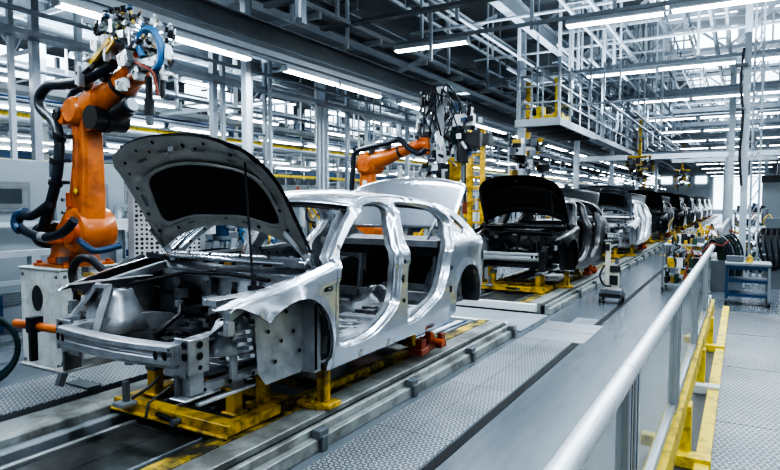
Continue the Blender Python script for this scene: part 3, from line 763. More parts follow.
for y in (.9,2.5,4.10,5.72,7.35):
    mb=MB(); mb.span((-.345,y-.07,.0),(-.265,y+.06,.35),'yellow_clean'); mb.span((-.55,y-.05,.05),(-.40,y+.03,.12),'yellow_clean'); RB(mb,'stand',bevel=.003)
    f=RB(MB().span((-.345,y-.17,.004),(-.15,y-.06,.075),'yellow_clean' if y<5 or y>7 else 'white'),'foot',bevel=.004)
# further railing beyond the bench
r2=thing('guard_railing','short far stretch of white tubular railing behind the dark machines','railing',(-.36,14,0))
r2b=lambda mb,nm:mb.build(nm,parent=r2,off=(.36,-14,0))
r2b(MB().tube([(-.36,13.6,1.05),(-.36,22,1.05)],.04,'handrail',12),'handrail')
for y in (13.8,15.8,17.8,19.8,21.8): r2b(MB().span((-.39,y,0),(-.33,y+.06,1.02),'alu'),'post')
r2b(MB().tube([(-.36,13.7,.55),(-.36,22,.55)],.025,'alu',8),'mid_rail')

# ------------------------------------------------------------------ yellow carriers under the bodies
def make_carrier(label):
    t=thing('body_carrier',label,'carrier',(-3.2,2.4,.14),group=None)
    B=lambda mb,nm,**k: mb.build(nm,parent=t,off=(3.2,-2.4,-.14),bevel=.006,**k)
    B(MB().span((-3.80,2.61,.155),(-2.68,2.72,.225),'yellow').span((-3.80,2.58,.145),(-2.68,2.61,.165),'yellow'),'front_bar')
    mb=MB(); mb.cyl((-3.32,2.60,.19),(-3.12,2.57,.19),.018,'black',8); mb.cyl((-3.12,2.61,.18),(-3.12,2.55,.18),.026,'steel_dk',8); B(mb,'lock_pin')
    for x in (-3.75,-2.73):
        B(MB().span((x-.05,2.72,.155),(x+.05,3.10,.22),'yellow'),'side_bar')
        B(MB().span((x-.035,3.10,.15),(x+.035,5.75,.20),'yellow_dirty'),'long_bar')
    for y in (3.62,5.3): B(MB().span((-3.7,y,.15),(-2.7,y+.12,.20),'yellow_dirty'),'cross_bar')
    for x,y,h in ((-3.64,2.84,.39),(-2.86,2.84,.385),(-3.5,5.1,.38),(-2.76,5.1,.37)):
        mb=MB(); mb.span((x-.042,y-.04,.205),(x+.042,y+.04,h),'yellow'); mb.span((x-.065,y-.06,.205),(x+.065,y+.06,.225),'yellow'); B(mb,'support_post')
        B(MB().span((x-.05,y-.05,h),(x+.05,y+.05,h+.05),'alu_dark').span((x-.02,y-.02,h+.05),(x+.02,y+.02,h+.065),'steel'),'clamp_head')
    for x,y in ((-2.53,3.38),(-2.88,3.14),(-3.9,3.38)):
        mb=MB(); mb.span((x-.038,y-.035,.19),(x+.038,y+.035,.435 if x!=-2.88 else .38),'yellow'); mb.span((x-.10,y-.075,.152),(x+.10,y+.075,.192),'yellow'); mb.span((x-.08,y-.10,.19),(x-.03,y-.06,.21),'yellow_dirty'); B(mb,'side_foot')
    B(MB().span((-3.9,3.28,.15),(-2.5,3.35,.19),'yellow'),'cross_bar')
    mb=MB(); 
    for x,y,a,b_ in ((-2.50,4.78,.14,.16),(-2.52,4.98,.12,.20),(-2.46,5.12,.10,.12)): mb.box((x,y,.25),(a,b_,.06),'red'); mb.box((x+.02,y,.32),(a*.5,b_*.6,.08),'red')
    mb.cyl((-2.60,5.0,.30),(-2.36,5.0,.30),.03,'orange_dk',8); mb.span((-2.5,4.9,.33),(-2.44,4.96,.40),'orange_dk'); B(mb,'clamp_block')
    mb=MB(); mb.tube([(-3.45,2.5,.30),(-3.40,2.60,.36),(-3.42,2.7,.40)],.012,'black',6); mb.tube([(-3.25,2.72,.40),(-3.22,2.62,.38),(-3.28,2.5,.30),(-3.2,2.42,.25)],.011,'black',6); B(mb,'air_hose')
    mb=MB(); mb.span((-3.62,2.55,.22),(-3.58,2.59,.38),'steel_dk'); mb.span((-3.66,2.5,.21),(-3.54,2.62,.24),'steel_mid'); B(mb,'actuator')
    return t
ca0=make_carrier('yellow steel carrier frame under the silver car body nearest the camera')

# ------------------------------------------------------------------ car bodies
car0=make_car('car_body','silver unpainted-looking car body with open hood and no doors, nearest the camera',(-3.24,2.0,CZ))
inv={'silver':'black_car','bare':'black_in','bare_dark':'black_in','hood_under':'black_car'}
greyc={'silver':'grey_car','bare':'bare_dark','hood_under':'grey_car'}
whc={'silver':'white_car'}
cars=[(6.95,inv,'black car body with raised black hood directly behind the silver one','under the black car body behind the silver one'),
 (13.9,whc,'silver white car body, second behind the big silver one, with a dark grey hood up','under the silver white car body'),
 (20.85,inv,'black car body just behind the silver white one, hood raised','under the black body after the white one'),
 (27.8,inv,'small distant black car body, last dark one before the pale bodies','under the last dark body'),
 (34.75,greyc,'distant grey car body with raised hood, first of the far pale bodies','under the distant grey body'),
 (41.7,whc,'distant silver white car body behind the grey one','under the distant silver body'),
 (48.6,whc,'very small silver white car body far down the line','under the far small body'),
 (55.5,whc,'farthest silver white car body at the end of the line','under the farthest body')]
for dy,rc,lb,cl in cars:
    c=dup(car0,None,(-3.24,2.0+dy,CZ),0,lb,recolor=rc)
    if dy==6.95:
        for k in bpy.data.objects:
            if k.parent is c and k.name.startswith('bumper_beam'):
                k.data=k.data.copy()
                for i,m in enumerate(k.data.materials):
                    if m==M['black_in']: k.data.materials[i]=M['alu']
    if dy==13.9:
        for k in bpy.data.objects:
            if k.parent is c and (k.name.startswith('hood_skin') or k.name.startswith('hood_inner') or k.name.startswith('decklid')):
                k.data=k.data.copy()
                for i,m in enumerate(k.data.materials):
                    if m in (M['white_car'],M['hood_under'],M['silver']): k.data.materials[i]=M['grey_car'] if k.name.startswith('hood') else M['black_car']
                    if m in (M['pad'],): k.data.materials[i]=M['grey_car']
    dup(ca0,None,(-3.2,2.4+dy-.1,.14),0,'yellow steel carrier frame '+cl)

# ------------------------------------------------------------------ robots
def rrect(c,w,d,z,n=4,r=.3):
    out=[]
    for k in range(16):
        a=2*math.pi*k/16+.2; x=math.copysign(abs(math.cos(a))**.55,math.cos(a)); y=math.copysign(abs(math.sin(a))**.55,math.sin(a))
        out.append((c[0]+x*w/2,c[1]+y*d/2,z))
    return out
def pedestal(label,loc):
    t=thing('robot_pedestal',label,'pedestal',loc)
    mb=MB().span((-.33,-.31,0),(.33,.31,.955),'beige').span((-.35,-.33,0),(.35,.33,.025),'beige').span((-.345,-.325,.955),(.345,.325,.975),'beige')
    mb.build('housing',parent=t,bevel=.008)
    MB().disc((-.04,-.312,.68),(0,-1,0),.125,'seal',24,ax=.72,t=.004).build('access_cover',parent=t)  # open oval hole drawn as a flat dark disc
    mb=MB()
    for x in (-.28,.28):
        for z in (.06,.90): mb.cyl((x,-.31,z),(x,-.322,z),.016,'steel_dk',8)
    for y in (-.26,.26):
        for z in (.06,.90): mb.cyl((.33,y,z),(.342,y,z),.016,'steel_dk',8)
    mb.build('bolt_row',parent=t)
    return t
pedestal('grey-white robot pedestal with an oval cover, standing left of the silver car front',(-5.77,3.53,0))

def gripper(root,c,seed,heavy=False):
    """welding and handling tool at a robot wrist: many small parts around a bracket frame"""
    q=random.Random(seed); c=Vector(c)
    P=lambda mb,nm: mb.build(nm,parent=root,bevel=.002)
    return q,c,P
def robot1():
    O=Vector((-5.72,3.62,.975))
    t=thing('industrial_robot','large orange six-axis robot on the pedestal left of the silver car, arm raised','robot',O)
    def B(mb,nm,parent=t,**k): return mb.build(nm,parent=parent,off=tuple(-O),**k)
    mb=MB(); mb.span((-6.03,3.28,.976),(-5.51,3.80,1.005),'orange')
    for x in (-5.99,-5.55):
        for y in (3.32,3.76): mb.cyl((x,y,1.0),(x,y,1.03),.028,'orange_dk',8)
    mb.tube([(-5.76,3.54,z) for z in (1.0,1.06,1.12,1.19)],[.235,.225,.205,.21],'orange',28); mb.box((-5.70,3.30,1.05),(.14,.06,.05),'orange_dk'); mb.box((-5.60,3.32,1.05),(.08,.08,.06),'steel_dk')
    B(mb,'base',bevel=.004)
    mb=MB(); mb.tube([(-5.74,3.54,z) for z in (1.19,1.205,1.24,1.26)],[.22,.26,.26,.23],'orange_dk',28)
    mb.loft([rrect((-5.70,3.56),.42,.44,1.25),rrect((-5.66,3.58),.38,.44,1.36),rrect((-5.60,3.62),.30,.40,1.48)],'orange')
    mb.box((-5.62,3.74,1.38),(.16,.12,.22),'orange_dk',rz=.1)
    B(mb,'carousel',bevel=.004)
    mb=MB()   # lower arm: large round joint at the foot, ribbed blade rising to the elbow
    mb.tube([(-5.46,3.33,1.33),(-5.46,3.36,1.33),(-5.46,3.66,1.33)],[.19,.215,.215],'orange',28)
    mb.tube([(-5.46,3.29,1.33),(-5.46,3.33,1.33)],[.11,.13],'orange_dk',20)
    def sec(cx,z,w,d): return [(cx+a*w/2,3.46+b*d/2,z) for a,b in ((-1,-.7),(-.8,-1),(-.35,-1),(-.28,-.82),(.28,-.82),(.35,-1),(.8,-1),(1,-.7),(1,.8),(.8,1),(-.8,1),(-1,.8))]
    mb.loft([sec(-5.48,1.28,.36,.24),sec(-5.445,1.46,.34,.24),sec(-5.40,1.66,.27,.23),sec(-5.375,1.95,.225,.21),sec(-5.375,2.25,.205,.20),sec(-5.385,2.44,.20,.20)],'orange',True,True,False)
    mb.box((-5.40,3.345,1.70),(.05,.012,.05),'yellow_clean',rot=Matrix.Rotation(R(45),3,'Y')); mb.box((-5.50,3.335,1.62),(.07,.02,.14),'orange_dk')
    for z in (1.5,1.62): mb.cyl((-5.60,3.35,z),(-5.60,3.33,z),.018,'steel_dk',8)
    B(mb,'lower_arm',bevel=.006)
    mb=MB()   # elbow casting
    mb.tube([(-5.41,3.30,2.44),(-5.41,3.34,2.44),(-5.41,3.62,2.44)],[.10,.135,.135],'orange',24)
    mb.tube([(-5.68,3.50,2.38),(-5.52,3.50,2.41),(-5.30,3.50,2.47),(-5.12,3.50,2.54)],[.08,.12,.175,.165],'orange',18)
    mb.box((-5.62,3.42,2.40),(.16,.2,.14),'orange'); mb.cyl((-5.62,3.32,2.42),(-5.62,3.30,2.42),.05,'hole',12); mb.cyl((-5.56,3.30,2.46),(-5.56,3.28,2.46),.03,'steel_dk',10)
    mb.tube([(-5.36,3.46,2.58),(-5.26,3.46,2.62),(-5.2,3.46,2.58)],[.06,.08,.05],'red',12)
    B(mb,'elbow',bevel=.005)
    mb=MB()
    mb.tube([(-5.20,3.50,2.51),(-5.10,3.50,2.545),(-4.90,3.50,2.65),(-4.74,3.49,2.72),(-4.64,3.48,2.77)],[.155,.15,.13,.115,.10],'orange',22)
    mb.tube([(-4.905,3.50,2.645),(-4.875,3.50,2.66)],[.142,.140],'black',22)
    B(mb,'forearm')
    mb=MB(); mb.tube([(-4.70,3.47,2.75),(-4.60,3.45,2.80),(-4.50,3.44,2.80)],[.10,.11,.07],'orange_dk',16); mb.tube([(-4.72,3.40,2.60),(-4.58,3.42,2.68),(-4.48,3.42,2.66)],[.05,.08,.05],'orange',12); mb.box((-4.75,3.42,2.86),(.12,.10,.07),'orange_dk'); B(mb,'wrist')
    mb=MB(); mb.cyl((-5.12,3.32,2.36),(-5.12,3.66,2.36),.11,'black_plastic',16); mb.cyl((-5.12,3.44,2.36),(-5.12,3.5,2.36),.125,'black',16); mb.cyl((-4.98,3.5,2.40),(-4.80,3.5,2.46),.085,'black_plastic',14); mb.cyl((-4.80,3.5,2.46),(-4.76,3.5,2.47),.06,'steel',12); mb.box((-5.22,3.42,2.30),(.08,.1,.1),'orange_dk'); B(mb,'motor')
    mb=MB(); mb.cyl((-6.02,3.38,1.28),(-5.80,3.38,1.28),.12,'black_plastic',16); mb.cyl((-5.98,3.38,1.28),(-5.90,3.38,1.28),.135,'black',16); B(mb,'motor')
    h1=[(-4.80,3.35,2.80),(-4.99, 3.33, 2.74), (-5.25, 3.33, 2.69), (-5.53, 3.33, 2.69), (-5.75, 3.33, 2.70), (-5.91, 3.33, 2.62), (-5.90, 3.33, 2.50), (-5.72, 3.33, 2.38), (-5.58, 3.30, 2.26), (-5.53, 3.28, 2.09), (-5.57, 3.27, 1.83), (-5.68, 3.27, 1.59), (-5.82, 3.28, 1.38)]
    B(MB().tube(catmull(h1,False,5),.048,'navy',14),'hose')
    h2=[(-5.62,3.22,1.58),(-5.87, 3.2, 1.47), (-6.06, 3.2, 1.47), (-6.11, 3.2, 1.38), (-5.96, 3.2, 1.31), (-5.63, 3.18, 1.27), (-5.34, 3.18, 1.33), (-5.20, 3.2, 1.44)]
    B(MB().tube(catmull(h2,False,5),.042,'navy',12),'hose')
    mb=MB()
    mb.tube(catmull([(-5.98,3.2,1.50),(-6.10,3.19,1.47),(-6.12,3.18,1.38),(-6.05,3.18,1.33)],False,4),.047,'blue',12); B(mb,'hose_sleeve'); B(MB().tube([(-5.70,3.18,1.275),(-5.62,3.18,1.27)],.047,'alu',12),'hose_sleeve')
    for p in ((-5.52,3.28,2.2),(-5.55,3.27,1.98),(-5.58,3.27,1.78)): B(MB().cyl(Vector(p)+Vector((-.02,0,-.02)),Vector(p)+Vector((.005,0,.025)),.064,'black',14).box(Vector(p)+Vector((.08,.03,0)),(.10,.04,.03),'black'),'hose_clamp')
    for p in ((-5.25,3.36,2.70),(-4.95,3.36,2.74)): B(MB().box(p,(.06,.06,.15),'black'),'hose_clamp')
    B(MB().tube(catmull([(-4.95,3.44,2.74),(-5.2,3.45,2.62),(-5.42,3.45,2.66),(-5.56,3.42,2.6),(-5.58,3.4,2.4)],False,4),.03,'blue',8),'cable_bundle')
    B(MB().tube(catmull([(-5.30,3.3,1.25),(-5.15,3.25,1.22),(-5.05,3.3,1.16),(-4.98,3.5,1.2)],False,4),.03,'blue',8),'cable_bundle')
    # ---- tool on the wrist
    q=random.Random(21)
    g=B(MB().bar((-5.16,3.30,2.76),(-4.62,3.34,3.02),.10,.07,'alu').bar((-4.9,3.44,3.0),(-4.35,3.40,2.93),.09,.09,'alu').bar((-4.62,3.38,2.78),(-4.15,3.34,2.72),.10,.09,'alu').bar((-4.65,3.36,3.12),(-4.70,3.40,2.78),.07,.07,'alu'),'tool_frame',bevel=.004)
    def TP(mb,nm): return B(mb,nm,bevel=.002)
    GO=g
    def GP(mb,nm): return mb.build(nm,parent=GO,off=tuple(-O),bevel=.002)
    for p,s_ in (((-5.17,3.28,2.74),(.06,.06,.20)),((-4.95,3.30,2.98),(.12,.06,.10)),((-4.72,3.30,3.12),(.10,.08,.14)),((-4.60,3.30,3.03),(.14,.06,.07)),((-4.55,3.28,2.80),(.13,.07,.10)),((-4.62,3.30,2.60),(.12,.06,.08)),((-4.38,3.28,2.66),(.08,.08,.07)),((-4.05,3.3,2.80),(.06,.06,.09)),((-4.10,3.3,2.66),(.05,.06,.13)),((-4.33,3.3,2.93),(.11,.06,.08)),((-5.05,3.3,2.88),(.10,.05,.05)),((-4.8,3.28,2.9),(.05,.05,.16)),((-4.47,3.28,2.98),(.05,.05,.14)),((-4.2,3.28,2.74),(.14,.05,.05))):
        mb=MB(); mb.box(p,s_,'white' if q.random()<.5 else 'alu',rot=Matrix.Rotation(q.uniform(-.6,.6),3,'Y')); mb.box((p[0]+.03,p[1]-.02,p[2]-.03),(s_[0]*.5,s_[1]*.9,s_[2]*.9),'alu'); mb.disc((p[0],p[1]-s_[1]/2-.004,p[2]),(0,-1,0),min(s_[0],s_[2])*.25,'hole',10); GP(mb,'bracket')
    for k in range(105):
        x=q.uniform(-5.05,-4.02); z=2.90+.16*math.sin((x+5)*3)-(.35*max(0,x+4.6))+q.uniform(-.18,.20); y=q.uniform(3.20,3.46)
        mb=MB()
        if q.random()<.5: mb.box((x,y,z),(q.uniform(.015,.07),q.uniform(.02,.05),q.uniform(.015,.06)),q.choice(['steel_dk','black_plastic','alu','white','alu','steel_lt','blue','seal']),rot=Matrix.Rotation(q.uniform(-1,1),3,'Y'))
        else:
            d=Vector((q.uniform(-1,1),q.uniform(-.4,.4),q.uniform(-1,1))).normalized()*q.uniform(.02,.075); p=Vector((x,y,z)); r=q.uniform(.006,.018); c1,c2=q.choice(['alu','steel_dk','black_plastic','brass','alu','white']),q.choice(['alu','black_plastic'])
            mb.cyl(p-d,p+d,r,c1,8); mb.cyl(p-d*.3,p+d*.4,r*1.7,c2,8)
        GP(mb,'clamp_unit')
    mb=MB()
    for x in (-4.84,-4.76,-4.68,-4.60): mb.cyl((x,3.32,3.20),(x+.01,3.30,3.25),.024,'black_plastic',8); mb.cyl((x,3.34,3.14),(x,3.33,3.20),.012,'brass',6)
    mb.box((-4.72,3.32,3.17),(.28,.08,.05),'black_plastic'); mb.box((-4.70,3.27,3.08),(.20,.03,.06),'green'); TP(mb,'valve_block')
    mb=MB(); mb.bar((-4.98,3.25,2.80),(-4.70,3.25,2.97),.03,.045,'yellow'); mb.bar((-4.78,3.25,2.86),(-4.62,3.25,2.98),.02,.03,'yellow'); TP(mb,'yellow_chain')
    B(MB().tube(catmull([(-4.30,3.26,2.78),(-4.34,3.25,2.90),(-4.26,3.25,2.99),(-4.14,3.25,2.96),(-4.07,3.25,2.84),(-4.08,3.25,2.70),(-4.16,3.26,2.66)],False,5),.028,'blue_pale',10),'air_hose')
    B(MB().tube(catmull([(-4.36,3.24,2.74),(-4.22,3.22,2.68),(-4.12,3.22,2.62),(-4.10,3.24,2.45)],False,4),.012,'red',6),'air_hose')
    mb=MB(); mb.cyl((-4.28,3.3,2.62),(-4.28,3.3,2.40),.030,'black_plastic',10); mb.cyl((-4.28,3.3,2.44),(-4.28,3.3,2.32),.042,'black',10); mb.box((-4.28,3.3,2.27),(.05,.04,.08),'steel_dk'); mb.cyl((-4.12,3.3,2.62),(-4.11,3.3,2.44),.022,'black_plastic',8); mb.cyl((-4.2,3.32,2.7),(-4.2,3.32,2.5),.02,'steel_dk',8); mb.box((-4.35,3.3,2.70),(.3,.06,.06),'black_plastic'); TP(mb,'nut_runner')
    t.location.x+=.05
    return t
robot1()

def robot2(O,label,dx=0,dy=0):
    O=Vector(O)
    t=thing('industrial_robot',label,'robot',O)
    D=Vector((-5.55+0,8.7,.7))
    def B(mb,nm,**k): return mb.build(nm,parent=t,off=tuple(-D),**k)
    mb=MB(); mb.tube([(-5.55,8.7,z) for z in (.7,.8,.95)],[.30,.26,.26],'orange',20); mb.span((-5.87,8.38,.70),(-5.23,9.02,.735),'orange'); B(mb,'base')
    mb=MB(); mb.loft([rrect((-5.55,8.7),.5,.5,.95),rrect((-5.5,8.7),.4,.46,1.2)],'orange'); mb.cyl((-5.46,8.45,1.12),(-5.46,8.8,1.12),.2,'orange',20); B(mb,'carousel')
    mb=MB(); mb.loft([rrect((-5.46,8.58),.36,.24,1.05),rrect((-5.47,8.58),.30,.22,1.5),rrect((-5.47,8.58),.26,.2,1.9),rrect((-5.44,8.58),.25,.2,2.26)],'orange'); mb.disc((-5.46,8.475,1.92),(0,-1,0),.05,'white',10); B(mb,'lower_arm')
    mb=MB(); mb.tube([(-5.42,8.40,2.24),(-5.42,8.44,2.24),(-5.42,8.74,2.24)],[.13,.19,.19],'orange',22); mb.tube([(-5.62,8.55,2.17),(-5.45,8.55,2.22),(-5.2,8.55,2.32),(-5.0,8.55,2.36),(-4.82,8.55,2.42),(-4.5,8.55,2.50)],[.10,.17,.15,.12,.10,.085],'orange',18); mb.disc((-5.42,8.395,2.24),(0,-1,0),.09,'orange_dk',14); B(mb,'forearm')
    mb=MB(); mb.tube([(-4.84,8.55,2.41),(-4.80,8.55,2.425)],.112,'black',16); mb.cyl((-5.2,8.5,2.36),(-5.2,8.7,2.36),.1,'black_plastic',12); B(mb,'motor')
    mb=MB(); mb.tube([(-4.52,8.55,2.49),(-4.40,8.53,2.52),(-4.32,8.53,2.50)],[.09,.11,.07],'orange_dk',14); mb.cyl((-4.34,8.53,2.35),(-4.34,8.53,2.62),.06,'orange',12); B(mb,'wrist')
    h=[(-5.68, 8.45, 1.2), (-5.69, 8.42, 1.8), (-5.66, 8.42, 2.14), (-5.62, 8.42, 2.42), (-5.33, 8.42, 2.50), (-4.95, 8.42, 2.56), (-4.76, 8.42, 2.60), (-4.60, 8.42, 2.46), (-4.42, 8.42, 2.36),(-4.3,8.42,2.42)]
    B(MB().tube(catmull(h,False,5),.042,'navy',12),'hose')
    for p in ((-5.62,8.45,2.45),(-5.0,8.45,2.52),(-5.3,8.45,2.46)): B(MB().box(p,(.06,.10,.14),'black'),'hose_clamp')
    q=random.Random(5)
    mb=MB(); mb.box((-4.12,8.62,2.75),(.13,.10,1.3),'alu'); mb.box((-4.40,8.60,2.95),(.24,.10,.05),'white'); mb.box((-4.40,8.60,2.72),(.26,.10,.05),'white'); mb.box((-4.28,8.60,2.84),(.05,.1,.28),'white'); mb.box((-4.5,8.6,2.84),(.05,.1,.28),'white'); mb.box((-4.36,8.58,3.14),(.08,.08,.28),'white'); mb.box((-3.72,8.58,2.85),(.34,.12,.18),'white'); mb.bar((-4.4,8.62,3.22),(-3.75,8.62,3.1),.08,.08,'steel_dk'); TF=B(mb,'tool_frame',bevel=.004)
    for _ in range(170):
        mb=MB(); x=q.uniform(-4.55,-3.55); z=q.uniform(2.0,3.4) if x<-3.95 else q.uniform(2.3,3.1); y=q.uniform(8.45,8.85)
        if q.random()<.55: mb.box((x,y,z),(q.uniform(.03,.11),q.uniform(.03,.1),q.uniform(.03,.15)),q.choice(['black_plastic','steel_dk','black_plastic','black','alu','white','blue','seal','teal','alu','black']),rz=q.uniform(-1,1))
        else:
            d=Vector((q.uniform(-.5,.5),q.uniform(-.5,.5),q.uniform(-1,1))).normalized()*q.uniform(.04,.14); mb.cyl(Vector((x,y,z))-d,Vector((x,y,z))+d,q.uniform(.01,.03),q.choice(['alu','steel_dk','black_plastic','black']),8)
        mb.build('clamp_unit',parent=TF,off=tuple(-D))
    mb=MB()
    for _ in range(12):
        x=q.uniform(-4.4,-3.7); pts=[(x,q.uniform(8.42,8.6),q.uniform(2.9,3.2))]
        for k in range(3): pts.append((pts[-1][0]+q.uniform(-.15,.2),q.uniform(8.4,8.6),pts[-1][2]+(.2 if k==0 else -q.uniform(.15,.4))))
        mb.tube(catmull(pts,False,4),q.uniform(.008,.018),q.choice(['black','black','navy','teal','black']),6)
    B(mb,'air_hose')
    mb=MB(); mb.cyl((-3.72,8.55,2.5),(-3.72,8.55,2.2),.09,'black_plastic',14); mb.cyl((-3.72,8.55,2.2),(-3.72,8.55,1.9),.03,'steel_dk',8); mb.box((-3.62,8.6,2.55),(.35,.12,.22),'black_plastic'); B(mb,'nut_runner'); B(MB().cyl((-4.15,8.6,2.1),(-4.15,8.6,1.9),.05,'black_plastic',10),'nut_runner')
    return t
ped=lambda loc,l: pedestal(l,loc)
rb2=robot2((-5.55,8.7,.7),'orange robot reaching over the silver car roof with a bulky black and white tool')
mb=MB().span((-5.95,8.3,0),(-5.15,9.1,.7),'beige'); 
tag(mb.build('robot_pedestal'),'low grey-white pedestal under the orange robot behind the silver car','pedestal')
# yellow lift column between the silver and the black body
t=thing('lift_column','yellow ladder-like lift column between the silver decklid and the black hood','column',(-4.5,11,0))
mb=MB()
for x in (-.13,.13): mb.span((x-.04,-.05,0),(x+.04,.05,3.0),'yellow')
mb.build('mast',parent=t,bevel=.004)
mb=MB()
for k in range(12): mb.span((-.1,-.02,.3+.22*k),(.1,.02,.34+.22*k),'yellow')
mb.build('rung',parent=t)
MB().span((-.22,-.10,1.9),(-.10,.1,2.5),'yellow').span((.1,-.12,2.7),(.3,.1,2.9),'black_plastic').build('slide',parent=t)
t=thing('tool_post','yellow post with a black hanging driver, rising between silver and black car','post',(-4.25,9.4,0))
MB().span((-.09,-.07,0),(.09,.07,2.35),'yellow').build('post',parent=t,bevel=.006)
MB().span((-.16,-.1,2.0),(.16,.1,2.25),'yellow').cyl((.22,-.05,2.3),(.22,-.05,1.6),.02,'black',8).cyl((.22,-.05,1.6),(.22,-.05,1.4),.04,'red',8).build('bracket',parent=t)
# ------------------------------------------------------------------ ceiling lights
def light_unit(name,label,loc,rz,L=1.5,group=None,proto={}):
    key=L
    if key not in proto:
        t=thing(name,label,'light',loc,rz,group)
        mb=MB(); mb.span((-L/2,-.055,.03),(L/2,.055,.085),'steel_lt'); mb.add([(-L/2,-.05,.035),(L/2,-.05,.035),(L/2,-.10,-.01),(-L/2,-.10,-.01)],[(0,1,2,3)],'white'); mb.add([(-L/2,.05,.035),(L/2,.05,.035),(L/2,.10,-.01),(-L/2,.10,-.01)],[(0,1,2,3)],'white')
        mb.build('housing',parent=t)
        for s in (-1,1): MB().cyl((-L/2+.03,s*.038,-.005),(L/2-.03,s*.038,-.005),.030,'tube',8).build('tube',parent=t)
        for s in (-1,1): MB().span((s*(L/2-.03),-.07,-.03),(s*L/2,.07,.04),'steel_lt').build('end_cap',parent=t)
        proto[key]=t; return t
    t=dup(proto[key],None,loc,rz,label); 
    if group: t['group']=group
    elif 'group' in t: del t['group']
    t.name=name; return t
# long row over the robots, along the line
y=2.0
row='fluorescent light in the long row along the grey beam above the orange robots'
for k in range(36):
    light_unit('ceiling_light',row,(-6.62,.86+3.85*(k//2)+1.53*(k%2),3.80),R(90),1.5,'lights along the left beam')
# cross rows
cr='fluorescent light hung crosswise over the right side of the line'
for y,xs in ((10.2,(-5.1,-1.85,-.28,1.3)),(14.45,(-2.45,-.93,.65,2.2)),(18.9,(-2.1,-.55,1.0,2.55)),(23.3,(-2.2,-.6,1.1,2.7)),(27.6,(-2.3,-.7,1.2,2.8)),(32,(-2.3,-.7,1.2,2.8)),(36.5,(-2.4,-.8,1.3,2.9)),(41,(-2.4,-.8,1.3,2.9)),(46,(-2.4,-.8,1.3,2.9)),(52,(-2.4,-.8,1.3,2.9)),(59,(-2.4,-.8,1.3)),(67,(-2.4,-.8,1.3)),(76,(-2.4,-.8,1.3)),(6.0,(-3.6,-.2,1.4)),(1.8,(-2.0,.5))):
    for x in xs:
        o=light_unit('ceiling_light',cr,(x,y,4.5),R(2),1.5,'lights hung crosswise over the line')
lb='fluorescent light in the crowded bays left behind the robots'
for x,z,ys in ((-9.6,3.45,range(4,50,3)),(-9.95,3.10,range(1,40,2)),(-14.5,4.3,range(3,46,3)),(-17,3.2,range(5,50,3)),(-20,4.6,range(6,50,4)),(-11,2.55,range(5,40,4)),(-15.5,2.2,range(8,80,4)),(-12.6,4.75,range(2,80,3)),(-24,3.6,range(4,80,4)),(-13.2,2.9,range(3,80,4)),(-9,3.6,range(46,80,3)),(-8,3.1,range(22,80,4))):
    for y in ys: light_unit('ceiling_light',lb,(x,y+.3*((y*7)%3),z),R(90),1.5,'lights in the left bays')

# ------------------------------------------------------------------ steelwork (structure)
def beam(a,b,w,h,m,name='roof_beam',m2=None): return st(name,MB().ibeam(a,b,w,h,m,m2))
def rod(a,b,w,m,name='steel_rod'): return st(name,MB().bar(a,b,w,w,m))
# beam assembly above the left light row
st('roof_beam',MB().bar((-6.62,-2,3.965),(-6.62,60,3.965),.16,.09,'steel_lt').bar((-6.62,-2,3.90),(-6.62,60,3.90),.06,.05,'steel'))
st('roof_beam',MB().ibeam((-6.75,-2,4.30),(-6.75,60,4.30),.22,.34,'steel_dk','steel_mid'))
st('roof_beam',MB().ibeam((-7.4,-2,5.3),(-7.4,60,5.3),.3,.55,'steel_dk','steel_lt'))
st('roof_beam',MB().ibeam((-4.2,6,5.6),(-4.2,60,5.6),.2,.35,'steel_dk','steel'))
# low deck over the left bay with cross beams
S('ceiling_deck',(-12.4,-4,5.72),(-9.2,60,5.80),'deck')
S('ceiling_deck',(-9.15,-2,5.16),(-6.95,60,5.22),'deck')
for k in range(19): st('roof_beam',MB().bar((-9.15,.4+2.2*k,5.09),(-6.9,.4+2.2*k,5.09),.07,.12,'steel_lt'))
st('roof_beam',MB().bar((-9.15,-2,5.10),(-9.15,60,5.10),.10,.20,'steel_lt'))
for k in range(15): beam((-12.4,1+3.1*k,5.58),(-6.8,1+3.1*k,5.58),.12,.2,'steel_mid')
for x in (-9.2,-12.3): beam((x,-2,5.5),(x,60,5.5),.16,.28,'steel_mid',m2='steel_lt')
# skylights
q=random.Random(2); nwin=0
for x0,x1 in ((-2.4,-.3),(.1,1.6),(-14.2,-12.8),(-21,-18.5),(5,7)):
    for k in range(14):
        y=2.5+4.1*k
        st('window_%d'%(nwin:=nwin+1),MB().span((x0,y,7.33),(x1,y+2.6,7.38),'skylight'))
for k in range(9): st('window_%d'%(nwin:=nwin+1),MB().span((-20.2,1.5+4*k,5.6),(-20.1,4.4+4*k,6.5),'skylight'))
for k in range(20): st('window_%d'%(nwin:=nwin+1),MB().span((-33.9,2+2.6*k,4.2),(-33.8,3.7+2.6*k,5.2),'skylight'))
S('window_end',(-3.5,94.8,.6),(3.5,94.9,5.0),'skylight')
for k in range(12): S('window_far',(-30+2.2*k,94.8,4.2),(-28.6+2.2*k,94.9,5.2),'skylight')  # glowing panels added to brighten the hall end, in place of haze
